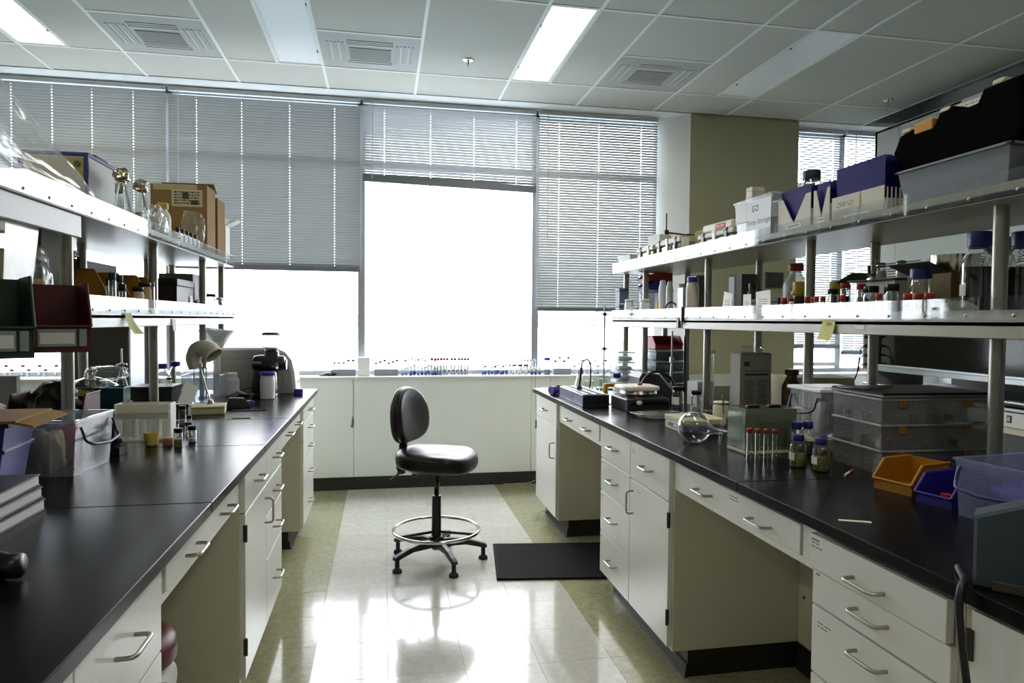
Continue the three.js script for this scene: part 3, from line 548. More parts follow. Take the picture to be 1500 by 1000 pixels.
function erlenmeyer(label, x, y, z, d, h, top) {
  const t = thing('erlenmeyer_flask', label, 'flask', x, y, z), r = d / 2;
  part(t, 'flask_body', lat(walled([[.001, 0], [r * .93, 0], [r, .006], [r * .96, .02], [r * .36, h * .72], [r * .32, h * .78], [r * .32, h * .96], [r * .4, h]]), 26), glassS());
  if (top) part(t, 'foil_cap', crumple(r * .62, h * .24, r * .62, x * 31 + z * 17, .25, 14, 4).translate(0, h * .8, 0), foilM, 'crumpled foil cap');
  return t;
}
// ---------------------------------------------------------------- left bench top
{
  const Y = HGT;
  // pale bench instrument with a rounded end
  const t = thing('bench_instrument', 'pale bench instrument with a rounded shoulder and grey front by the window', 'instrument', -.81, Y, -4.815);
  const prof = (w, h, e) => [[-w / 2, 0], [w / 2, 0], [w / 2 - .012, h * .45], [w / 2 - .03, h * .72], [w / 2 - .07, h * .9], [w / 2 - .13, h - e], [-w / 2, h]];
  part(t, 'housing', ex(prof(.5, .3, .002), .24, .006, [], 2), M('#e6e7e4', .4));
  part(t, 'front_panel', ex(prof(.47, .276, .002), .01, .003).translate(-.008, .008, .1185), M('#98998d', .5), 'grey front panel');
  part(t, 'panel_seam', [bx(.002, .25, .002, .16, .01, .1235, 0), bx(.4, .002, .002, -.03, .225, .1235, 0)], M('#5a5b54', .6));
  part(t, 'vent', [0, 1, 2].map((k) => bx(.003, .05, .012, .244 - k * 0, .02, -.06 + k * .03, .001)), M('#4d5054', .5));
  // coffee grinder
  const g = thing('coffee_grinder', 'black burr coffee grinder with a clear hopper beside a white bottle', 'grinder', -.735, Y, -4.53);
  const gm = M('#141419', .28, { clearcoat: .6, clearcoatRoughness: .1 });
  part(g, 'grinder_base', [ex(rrect(.15, .2, .04), .022, .005, [], 2).rotateX(-Math.PI / 2).translate(.01, .011, 0), ex([[-.075, .02], [.0, .02], [-.012, .17], [-.06, .17]], .09, .012, [], 2)], gm);
  part(g, 'motor_body', [rotG(lat([[.001, -.13], [.035, -.128], [.046, -.115], [.05, -.05], [.052, .03], [.046, .06], [.03, .07], [.001, .07]], 28), 0, 0, Math.PI / 2).translate(-.0, .208, 0), cy(.042, .05, .06, .045, .225, 0, 24)], gm);
  part(g, 'front_knob', [rotG(cy(.034, .038, .04, 0, 0, 0, 22), 0, 0, -Math.PI / 2).translate(.095, .2, 0)], gm);
  part(g, 'burr_ring', [rotG(cy(.05, .05, .016, 0, 0, 0, 26), 0, 0, -Math.PI / 2).translate(.075, .2, 0)], steelM('#c8c8c6', .2));
  part(g, 'badge', sticker(.07, .014, -.045, .215, .0525), steelM('#9c9c9c', .3));
  const hp = part(g, 'hopper', lat(walled([[.03, .28], [.042, .29], [.056, .33], [.06, .37], [.057, .385]], .002), 28, .04, 0, 0), glassS('#d5dcee'));
  part(hp, 'hopper_lid', lat([[.001, .405], [.046, .403], [.055, .396], [.057, .385], [.001, .385]], 28, .04, 0, 0), gm);
  part(hp, 'coffee_residue', lat([[.001, .284], [.03, .284], [.034, .292], [.001, .29]], 20, .04, 0, 0), M('#55504a', .8));
  part(g, 'chute_cup', lat([[.001, .025], [.025, .025], [.03, .05], [.024, .13], [.02, .15]], 20, .05, 0, .0), steelM('#c9c9c9', .18));
  const gc = thing('grinder_cable', 'black grinder cord lying on the left bench', 'cord', 0, Y, 0); part(gc, 'cord', tb([[-.795, .05, -4.53], [-.85, .045, -4.53], [-.93, .01, -4.5], [-1.0, .005, -4.42], [-1.1, .005, -4.4]], .0035, 30, 6), blackM);
  bottle('bottle', 'white plastic bottle with a purple cap in front of the coffee grinder', -.69, Y, -4.37, .088, .165, purpleCap, { mat: M('#e6e9ec', .4), sh: .72, neck: .034, lab: true, capH: .02 });
  const pc = thing('purple_closure', 'loose purple screw cap near the bench end', 'cap', -.53, Y, -4.55); part(pc, 'cap_shell', lat([[.001, .042], [.025, .042], [.028, .038], [.028, 0], [.025, 0], [.024, .036], [.001, .036]], 26), purpleCap); part(pc, 'grip_ridges', Array.from({ length: 20 }, (_, i) => bx(.0015, .034, .002, .028 * Math.cos(i * .314), .003, .028 * Math.sin(i * .314), 0)), purpleCap);
  const mo = thing('mortar', 'small dark stone mortar with its pestle on the left bench', 'mortar', -.785, Y, -4.2); part(mo, 'bowl', lat([[.001, 0], [.026, 0], [.028, .008], [.022, .014], [.036, .03], [.044, .05], [.04, .052], [.03, .032], [.001, .022]], 26), M('#26241f', .6));
  const pe = thing('pestle', 'pale pestle resting in the dark mortar', 'pestle', -.785, Y, -4.2); part(pe, 'pestle_body', [rod([.02, .034, 0], [-.05, .068, .01], .007, 10, .011), new THREE.SphereGeometry(.014, 12, 8).translate(.022, .036, 0)], M('#8e8873', .5));
  const tw = thing('tweezers', 'steel tweezers lying on the left bench', 'tweezers', -.69, Y, -3.8, .1); part(tw, 'arm', [rod([-.085, .003, .008], [.08, .003, 0], .0028, 6)], steelM('#55534e', .3)); part(tw, 'arm', [rod([-.085, .003, -.022], [.08, .004, 0], .0028, 6)], steelM('#55534e', .3));
  const sp = thing('wood_splint', 'short tan wooden splint on the left bench', 'stick', -.68, Y, -3.52); part(sp, 'splint', bx(.085, .005, .012, 0, 0, 0, .001), M('#b19a62', .7));
  bottle('jug', 'squat white plastic jug beside the pale instrument', -.945, Y, -4.58, .1, .145, whiteP, { mat: plastM('#e4e8ea', .45, .25), sh: .66, neck: .028, capH: .022, cat: 'jug' });
  const gcyl = thing('graduated_cylinder', 'tall white plastic cylinder holding a funnel', 'cylinder', -1.03, Y, -4.585); const hd = plastM('#e4e6e4', .5, .25);
  part(gcyl, 'cylinder_tube', [cy(.022, .022, .28, 0, .012, 0, 20, true), ex(rrect(.075, .07, .02), .012, .002).rotateX(-Math.PI / 2).translate(0, .006, 0)], hd);
  const fu = thing('funnel', 'large white plastic funnel standing in the tall cylinder', 'funnel', -1.03, Y + .2, -4.585); part(fu, 'funnel_cone', lat([[.009, 0], [.012, .06], [.016, .075], [.1, .2], [.108, .205], [.108, .215]], 36), plastM('#eceeec', .4, .3));
  const f2 = thing('filter_cone', 'second white cone nested tilted in the funnel', 'funnel', -1.03, Y + .335, -4.585, .3); const f2m = part(f2, 'cone', lat([[.02, 0], [.085, .085], [.09, .088]], 30), plastM('#e8eae6', .6, .3)); f2m.rotation.z = -.14;
  // clear box with beaker and bent paper scoop
  const cb = thing('clear_box', 'clear plastic box with a white paper cone leaning on it', 'box', -1.0, Y, -4.16); part(cb, 'box_shell', openBox(.2, .17, .2, .003, .05), plastM('#eef1f5', .1, .9)); part(cb, 'rim', rimG(.2, .2, .164, .008, .006), plastM('#e8ecf2', .15, .7));
  const bk = thing('beaker', 'clear beaker inside the clear plastic box', 'beaker', -1.03, Y + .004, -4.18); part(bk, 'beaker_glass', lat(walled([[.001, 0], [.034, 0], [.036, .006], [.036, .19], [.04, .2]]), 24), glassS());
  const sc = thing('paper_scoop', 'grey paper scoop bent over the beaker rim', 'scoop', -1.03, Y + .2, -4.18);
  const scG = (() => { const c = new THREE.CatmullRomCurve3([V(-.02, 0, 0), V(-.035, .05, 0), V(-.01, .11, .01), V(.05, .11, .03), V(.085, .075, .045)]); const g0 = new THREE.TubeGeometry(c, 30, .05, 18, false); const p = g0.attributes.position, nrm = []; for (let i = 0; i < p.count; i++) { const u = Math.floor(i / 19) / 30, q = c.getPointAt(u), k = .75 + .3 * u + .05 * noise.noise(p.getX(i) * 40, p.getY(i) * 40, p.getZ(i) * 40); p.setXYZ(i, q.x + (p.getX(i) - q.x) * k, q.y + (p.getY(i) - q.y) * k, q.z + (p.getZ(i) - q.z) * k); } g0.computeVertexNormals(); return g0; })();
  part(sc, 'scoop_body', scG, M('#bdb8a8', .8)); part(sc, 'scoop_rim', new THREE.TorusGeometry(.053, .003, 6, 26).rotateY(Math.PI / 2 - .45).rotateZ(-.65).translate(.085, .075, .045), M('#dedcd2', .7));
  const pcn = thing('paper_sheet', 'folded white paper propped against the clear box', 'paper', -1.045, Y, -3.99, .5); part(pcn, 'paper_fold', [new THREE.PlaneGeometry(.075, .13).rotateX(-.3).rotateZ(-.45).translate(0, .068, 0)], paperM);
  box('foam_block', 'flat cream foam box beside the dark grey dispenser', -.9, Y, -3.76, .19, .042, .15, M('#cfc9a0', .8), .15, { lid: .3 });
  const we = thing('tape_dispenser', 'dark grey wedge shaped dispenser on the left bench', 'dispenser', -.78, Y, -3.96, .3); part(we, 'wedge_body', ex([[-.06, 0], [.06, 0], [.06, .02], [.03, .052], [-.045, .056], [-.06, .03]], .05, .004), M('#33363a', .4)); part(we, 'metal_plate', bx(.03, .002, .052, .047, .034, 0, 0), steelM('#8c8e90', .3));
  const bl = thing('purple_clip', 'purple plastic clip behind the dark grey dispenser', 'clip', -.745, Y, -4.04, .5); part(bl, 'clip_jaw', [bx(.05, .03, .03, 0, 0, 0, .006)], M('#3a3388', .4)); part(bl, 'clip_tab', bx(.02, .012, .03, .028, .012, 0, .004), M('#3a3388', .4));
  const ss = thing('spatula', 'thin spatula standing in a small metal clip', 'spatula', -.885, Y + .043, -3.79); part(ss, 'clip_base', cy(.012, .018, .02, 0, 0, 0), steelM('#8d8d8b', .3)); part(ss, 'blade', [rod([0, .012, 0], [-.05, .18, -.02], .0035, 8), bx(.01, .05, .003, -.053, .16, -.02, .001)], steelM('#b4b09c', .3));
  bottle('reagent_bottle', 'clear reagent bottle with a purple cap behind the dark green box', -1.372, Y, -4.66, .086, .2, purpleCap, { ring: true, lab: true, capH: .028 });
  bottle('reagent_bottle', 'clear reagent bottle with a purple cap close to the window end', -1.33, Y, -4.79, .086, .205, purpleCap, { ring: true, capH: .028 });
  box('dark_case', 'dark green instrument case under the left lower shelf', -1.27, Y, -4.2, .22, .105, .2, M('#18211d', .5), 0, { lid: .25 });
  vial('vial', 'short clear vial with a black cap on the dark green case', -1.19, Y + .106, -4.16, .03, .045, blackCap);
  // test tube rack
  const rk = thing('tube_rack', 'white acrylic rack of glass test tubes', 'rack', -.93, Y, -2.945); const rm = plastM('#eeede4', .3, .6);
  part(rk, 'top_plate', bx(.2, .005, .075, 0, .11, 0, .001), rm); part(rk, 'bottom_plate', bx(.2, .008, .075, 0, 0, 0, .001), rm); for (const s of [-1, 1]) part(rk, 'end_plate', bx(.006, .15, .075, s * .1, 0, 0, .002), rm); part(rk, 'back_plate', bx(.19, .15, .003, 0, 0, -.036, .001), rm); part(rk, 'front_plate', bx(.19, .06, .003, 0, .09, .036, .001), rm);
  const tubeT = thing('test_tube', 'plain glass test tube in the white acrylic rack', 'test tube', -1.0, Y + .008, -2.945, 0, 'test tubes in the acrylic rack'); part(tubeT, 'tube_glass', lat(walled([[.001, 0], [.005, .001], [.008, .008], [.008, .125], [.009, .128]], .001), 12), glassS());
  for (let i = 1; i < 6; i++) copy(tubeT, -1.0 + i * .028, Y + .008, -2.945);
  const cup = thing('plastic_cup', 'small yellow plastic cup in front of the tube rack', 'cup', -.872, Y, -2.825); part(cup, 'cup_shell', lat([[.001, 0], [.019, 0], [.023, .005], [.028, .05], [.026, .05], [.02, .006], [.001, .004]], 24), M('#cdb565', .45));
  const cu2 = thing('tan_cap', 'tan plastic cap lying beside the yellow cup', 'cap', -.815, Y, -2.83); part(cu2, 'cap_shell', lat([[.001, .03], [.016, .029], [.019, .025], [.019, 0], [.001, 0]], 20), M('#b58f67', .5));  // loose tan plastic cap
  const bb = box('black_box', 'small black carton behind the group of vials', -.93, Y, -3.45, .065, .085, .05, M('#14171a', .5), 0, { lid: .2 });
  for (const [x, z, d, h, l] of [[-.9, -3.34, .031, .09, 'tall clear vial with a black cap before the black carton'], [-.762, -2.772, .032, .073, 'clear vial of tan powder with a black cap nearest the bench edge'], [-.738, -2.871, .033, .067, 'clear vial with a black cap at the bench edge side of the vial group'], [-.842, -3.012, .032, .07, 'clear black capped vial beside the tube rack'], [-.79, -3.02, .028, .06, 'small clear black capped vial in the middle of the vial group'], [-.85, -3.26, .022, .055, 'slim clear vial with a black cap beside the tall vial']])
    vial('vial', l, x, Y, z, d, h, blackCap, { liq: l.includes('tan') ? '#a58a5c' : '#dcdcd8', fill: l.includes('tan') ? .55 : .35, group: 'black capped vials on the left bench' });
  const tr = thing('black_tray', 'small black tray holding two jars by the clear tote', 'tray', -.955, Y, -2.66); part(tr, 'tray_shell', openBox(.08, .03, .075, .003), blackM);
  jar('sample_jar', 'dark capped clear jar at the tote side of the small black tray', -.975, Y + .003, -2.66, .034, .06, M('#1d2b2c', .4)); jar('sample_jar', 'dark capped clear jar at the open side of the small black tray', -.935, Y + .003, -2.66, .034, .055, M('#1d2b2c', .4));
  // near tote with small parts
  tote('clear storage tote with a navy handle on the left bench', -1.105, Y, -2.435, .38, .175, .255, -.06, { side: 'x' });
  const lumpC = ['#8a7c44', '#6c5a38', '#5d6352', '#8d3a20', '#3b4250', '#a2925c'];
  [[-1.24, -2.37, .05], [-1.16, -2.47, .06], [-1.08, -2.4, .05], [-1.0, -2.46, .045], [-1.2, -2.5, .05], [-1.02, -2.36, .04]].forEach(([x, z, r], i) => lump('parts_bag', ['bag of yellowish parts', 'bag of brown parts', 'bag of grey green parts', 'red cloth bundle', 'bag of dark blue parts', 'bag of tan corks'][i] + ' inside the left clear tote', 'bag', x, Y + .004, z, r, .13, r, i * 3 + 1, M(lumpC[i], .6), { amp: .12, det: 10 }));
  const rb = stackBin('parts_bin', 'dark red open bin with a yellow sticker behind the clear tote', -1.225, Y, -2.86, .25, .2, .19, M('#4a1410', .45), 0); part(rb, 'sticker', sticker(.05, .02, .07, .19, -.09 + .0 + .002), M('#b9b93a', .6), 'yellow sticker');
  lump('plastic_bag', 'dark plastic bag piled in the dark red bin', 'bag', -1.225, Y + .005, -2.85, .1, .24, .075, 12, M('#15160f', .35), { amp: .25 });
  const pot = thing('steel_pot', 'stainless steel pot with a domed glass lid', 'pot', -1.26, Y, -3.3); part(pot, 'pot_body', lat([[.001, 0], [.085, 0], [.092, .008], [.092, .18], [.098, .184]], 36), steelM('#b9b9b6', .18)); const pl = part(pot, 'glass_lid', lat(walled([[.1, .186], [.092, .194], [.06, .214], [.02, .226], [.001, .228]].reverse(), .002), 36), glassS()); part(pl, 'lid_rim', new THREE.TorusGeometry(.098, .004, 8, 36).rotateX(Math.PI / 2).translate(0, .187, 0), steelM('#d0d0ce', .15)); part(pl, 'lid_knob', lat([[.001, .26], [.02, .258], [.022, .25], [.01, .24], [.012, .228]], 20), steelM('#c4c4c2', .15));
  lump('plastic_wrap', 'crumpled clear plastic wrap lying over the pot lid', 'wrap', -1.19, Y + .215, -3.27, .08, .06, .06, 21, filmM, { amp: .35, freq: 4 });
  const te = thing('teal_container', 'tall translucent teal container beside the steel pot', 'container', -1.1, Y, -3.12); part(te, 'container_shell', openBox(.085, .2, .085, .003, .04), plastM('#2f7f90', .15, .8)); part(te, 'rim', rimG(.085, .085, .194, .006, .006), plastM('#2a6f7c', .25, .3));
  const st = thing('tripod_stand', 'small steel tripod stand with a glass rod under the shelves', 'stand', -1.56, Y, -4.52); part(st, 'tripod_leg', [rod([-.05, 0, .03], [0, .19, 0], .004)], steelM()); part(st, 'tripod_leg', [rod([.055, 0, .02], [0, .19, 0], .004)], steelM()); part(st, 'tripod_leg', [rod([0, 0, -.05], [0, .19, 0], .004)], steelM()); part(st, 'clamp', [new THREE.SphereGeometry(.016, 12, 8).translate(0, .2, 0), rod([-.03, .2, 0], [.03, .205, 0], .006)], steelM('#8d8d88', .3)); part(st, 'rod', rod([0, .19, 0], [0, .3, 0], .005), steelM());
  bottle('reagent_bottle', 'small clear bottle with a navy cap near the tripod stand', -1.42, Y, -4.0, .06, .13, blueCap, { cat: 'bottle' });
  box('purple_box', 'low purple box between the pot and the dark green case', -1.36, Y, -3.86, .14, .05, .1, M('#2b2360', .5), .2);
  box('black_pouch', 'low black pouch behind the acrylic tube rack', -1.2, Y, -3.46, .1, .05, .12, M('#141414', .5), .2, { cat: 'pouch', r: .02 });
  lump('plastic_bag', 'clear crumpled bag between the tube rack and the vials', 'bag', -1.02, Y, -3.3, .07, .09, .1, 31, filmM, { amp: .3 });
  box('grey_binder', 'grey upright binder behind the dark red bin', -1.62, Y, -3.3, .13, .235, .06, M('#6d7072', .6), .2, { cat: 'binder' });
  lump('plastic_bag', 'white crumpled bag beside the grey binder', 'bag', -1.6, Y, -3.0, .12, .17, .08, 41, M('#d9dcda', .4), { amp: .3 });
  // foreground on the left
  const bb2 = thing('blue_bin', 'deep blue plastic tub under a tan cardboard sheet', 'bin', -1.115, Y, -2.08, .08); part(bb2, 'tub_shell', openBox(.28, .215, .2, .004, .22), M('#3b3a8c', .35)); part(bb2, 'rim', [rimG(.28, .2, .2, .02, .016), rimG(.262, .188, .13, .01, .01)], M('#3b3a8c', .35));
  const cs = thing('cardboard_sheet', 'tan cardboard sheet resting on the blue tub', 'cardboard', -1.1, Y + .217, -2.06, .1); part(cs, 'sheet', bx(.33, .008, .26, 0, 0, 0, .001), M('#9a7437', .8)); part(cs, 'flap', new THREE.BoxGeometry(.05, .006, .26).rotateZ(-.25).translate(.18, -.003, 0), M('#9a7437', .8));
  [['#dfe1e4', '#20223a'], ['#d5d8da', '#2a2d40'], ['#e2e3e0', '#1d2030']].forEach(([p, c], i) => { const b = thing('notebook', ['thick bottom notebook', 'middle notebook', 'top notebook'][i] + ' of the stack before the blue tub', 'notebook', -.945 - i * .004, Y + i * .031, -1.77, .0 + i * .015, 'notebooks on the left bench'); part(b, 'pages', bx(.195, .022, .3, 0, .004, 0, .001), M(p, .8)); part(b, 'cover', [bx(.2, .004, .305, 0, 0, 0, .001), bx(.2, .004, .305, 0, .026, 0, .001), bx(.004, .03, .305, -.1, 0, 0, .001)], M(c, .5)); });
  const bt = thing('black_torch', 'black cylinder tool with tan bands lying on the left bench', 'tool', -.79, Y, -1.43, -.12); part(bt, 'tool_body', rotG(lat([[.001, -.15], [.024, -.15], [.026, -.145], [.026, .09], [.023, .1], [.023, .125], [.001, .127]], 24), 0, 0, -Math.PI / 2).translate(0, .026, 0), M('#0d0e10', .35)); for (const x of [-.06, .085]) part(bt, 'band', rotG(cy(.0268, .0268, .012, 0, 0, 0, 24), 0, 0, Math.PI / 2).translate(x, .026, 0), M('#9a8a4c', .5), 'tan band');
  const seamDust = 0;
}
// dark cabinet standing beyond the end of the left bench
{
  const t = thing('tall_cabinet', 'dark olive equipment cabinet standing beyond the left bench', 'cabinet', -1.93, 0, -5.4); part(t, 'cabinet_body', bx(.4, 1.4, .5, 0, 0, 0, .006), M('#26251a', .6)); part(t, 'window_lit_side', bx(.004, 1.32, .46, .201, .04, 0, .001), M('#aeb6c2', .4), 'dark side coloured pale as lit by the window'); part(t, 'front_door', bx(.38, 1.3, .008, 0, .06, .253, .002), M('#24231a', .6));  // pale side carries the window light in its colour
}
// ---------------------------------------------------------------- left lower shelf
{
  const Y = YS1, yel = M('#9c7010', .5);
  const tub = thing('clear_tub', 'tall translucent tub of yellow items on the left lower shelf', 'tub', -1.165, Y, -2.3); part(tub, 'tub_shell', openBox(.21, .29, .2, .003, .22), plastM('#f0f0ea', .2, .85)); part(tub, 'rim', rimG(.21, .2, .282, .014, .012), plastM('#e9ebe4', .3, .4));
  lump('parts_bag', 'bag of yellow tubing inside the translucent tub', 'bag', -1.165, Y + .004, -2.3, .07, .2, .07, 51, M('#b9a050', .6), { amp: .15, det: 10 });
  box('olive_box', 'dark olive carton behind the translucent tub', -1.33, Y, -2.98, .12, .32, .2, M('#3f3a24', .7));
  lump('plastic_bag', 'clear plastic bag holding a yellow clamp on the left lower shelf', 'bag', -1.165, Y, -2.52, .07, .215, .085, 61, filmM, { amp: .25, freq: 2.4 });
  const yc = thing('yellow_clamp', 'yellow plastic clamp inside the clear plastic bag', 'clamp', -1.16, Y + .05, -2.52, .5); part(yc, 'clamp_frame', [bx(.12, .03, .03, 0, .03, 0, .008), bx(.03, .06, .03, -.045, .03, 0, .01)], M('#c9982c', .45)); part(yc, 'clamp_foot', [bx(.02, .05, .02, -.045, -.02, 0, .004), bx(.02, .05, .02, .04, -.02, 0, .004)], M('#c9982c', .45));
  stackBin('yellow_bin', 'large yellow stacking bin on the left lower shelf', -1.24, Y, -3.3, .26, .185, .2, yel, Math.PI / 2); stackBin('yellow_bin', 'small yellow stacking bin beside the steel post', -1.24, Y, -3.76, .15, .19, .18, yel, Math.PI / 2);
  box('grey_long_box', 'long grey carton standing behind the yellow bins', -1.468, Y, -3.75, .1, .26, .6, M('#5c5f62', .6)); lump('rubber_gloves', 'pale crumpled gloves on the long grey carton', 'gloves', -1.44, Y + .26, -3.5, .05, .035, .09, 71, M('#d8d5c8', .6), { det: 12 });
  for (let i = 0; i < 4; i++) vial('culture_tube', 'clear tube with a dark teal cap on the left lower shelf', -1.075 - (i % 2) * .03, Y, -3.02 - i * .055, .028, .165 - (i % 3) * .02, M('#12363a', .45), { capH: .03, group: 'teal capped tubes on the left lower shelf' });
  jar('sample_jar', 'cream jar with a dark cap leaning by the left shelf post', -1.07, Y, -3.3, .05, .12, M('#23282c', .4), { mat: M('#cfc09a', .6), lab: true }); jar('sample_jar', 'tan cloth covered jar with a dark cap beside the cream jar', -1.07, Y, -3.39, .055, .145, M('#23282c', .4), { mat: M('#b49a68', .8) }); vial('culture_tube', 'clear tube of pale powder next to the tan jar', -1.065, Y, -3.46, .03, .15, M('#25303a', .4), { liq: '#d5d0c0', capH: .02 });
  box('black_case', 'black open fronted case with a white card on the left lower shelf', -1.2, Y, -4.2, .18, .2, .34, M('#0f1013', .5), 0, { lid: .2 });
  const wc = thing('index_card', 'small white card leaning on the black case', 'card', -1.105, Y, -4.3); part(wc, 'card', new THREE.BoxGeometry(.002, .11, .06).rotateZ(.04).translate(0, .056, 0), paperM);
  box('instrument_box', 'grey equipment box with a round emblem on the left lower shelf', -1.27, Y, -4.72, .2, .26, .26, M('#6b6b66', .55), 0, { cat: 'equipment', side: null });
  const em = textMat(128, 128, (g) => { g.strokeStyle = '#2a2a28'; g.lineWidth = 8; g.beginPath(); g.arc(64, 64, 34, 0, 7); g.stroke(); g.beginPath(); g.arc(64, 64, 12, 0, 7); g.fill(); g.fillRect(10, 10, 60, 6); g.fillRect(10, 22, 44, 6); }, '#77776f'); { const b = scene.getObjectByName('instrument_box'); part(b, 'emblem', sticker(.12, .12, .05, .14, .131), em, 'round dark emblem'); }
  erlenmeyer('short clear conical flask beside the black case', -1.1, Y, -4.56, .1, .14, false);
  const wi = thing('wire_probe', 'thin dark wire probe leaning out of the conical flask', 'probe', -1.1, Y, -4.56); part(wi, 'wire', tb([[0, .02, 0], [-.01, .12, -.01], [-.02, .2, -.06], [-.02, .24, -.09]], .003, 16, 6), blackM);
  jar('glass_jar', 'squat clear jar with a dark lid beside the far shelf post', -1.09, Y, -4.7, .065, .14, M('#2b2d30', .4)); jar('glass_jar', 'small clear jar of green pellets at the shelf end', -1.07, Y, -4.83, .055, .12, whiteP, { liq: '#6c7446', fill: .35 });
  const cl = thing('spring_clip', 'black spring clip gripping the left shelf guard', 'clip', -1.015, 1.45, -4.06); part(cl, 'clip_body', [bx(.014, .05, .03, -.004, 0, 0, .003), new THREE.TorusGeometry(.014, .002, 6, 16).rotateY(Math.PI / 2).translate(.006, .045, .008), new THREE.TorusGeometry(.014, .002, 6, 16).rotateY(Math.PI / 2).translate(.006, .045, -.012)], M('#1a1b1d', .35));
  const no = M('#c6c98a', .75);
  const n1 = thing('sticky_note', 'curled yellow sticky note hanging from the left shelf beam', 'note', -1.006, 1.336, -2.98, Math.PI / 2); part(n1, 'note_paper', (() => { const g = new THREE.PlaneGeometry(.07, .085, 8, 8); const p = g.attributes.position; for (let i = 0; i < p.count; i++) { const v = (.0425 - p.getY(i)) / .085; p.setZ(i, .003 + v * v * .035 + (p.getX(i) > 0 ? p.getX(i) * .4 * v : 0)); } g.computeVertexNormals(); return g.translate(0, .045, 0); })(), no);
  const n2 = thing('sticky_note', 'white paper tag hanging from the left shelf beam', 'note', -1.006, 1.33, -3.6, Math.PI / 2); part(n2, 'note_paper', sticker(.06, .06, 0, .04, .003, 0, -.1), paperM);
  stackBin('hanging_bin', 'dark green hopper bin hung on the left shelf rail', -.875, 1.315, -1.73, .15, .18, .2, M('#0f3324', .4), rad(32), { label: true, group: 'hopper bins on the left shelf rail' });
  stackBin('hanging_bin', 'dark red hopper bin hung on the left shelf rail', -.868, 1.315, -2.02, .15, .18, .2, M('#4d0f0f', .4), rad(30), { label: true, group: 'hopper bins on the left shelf rail' });
}
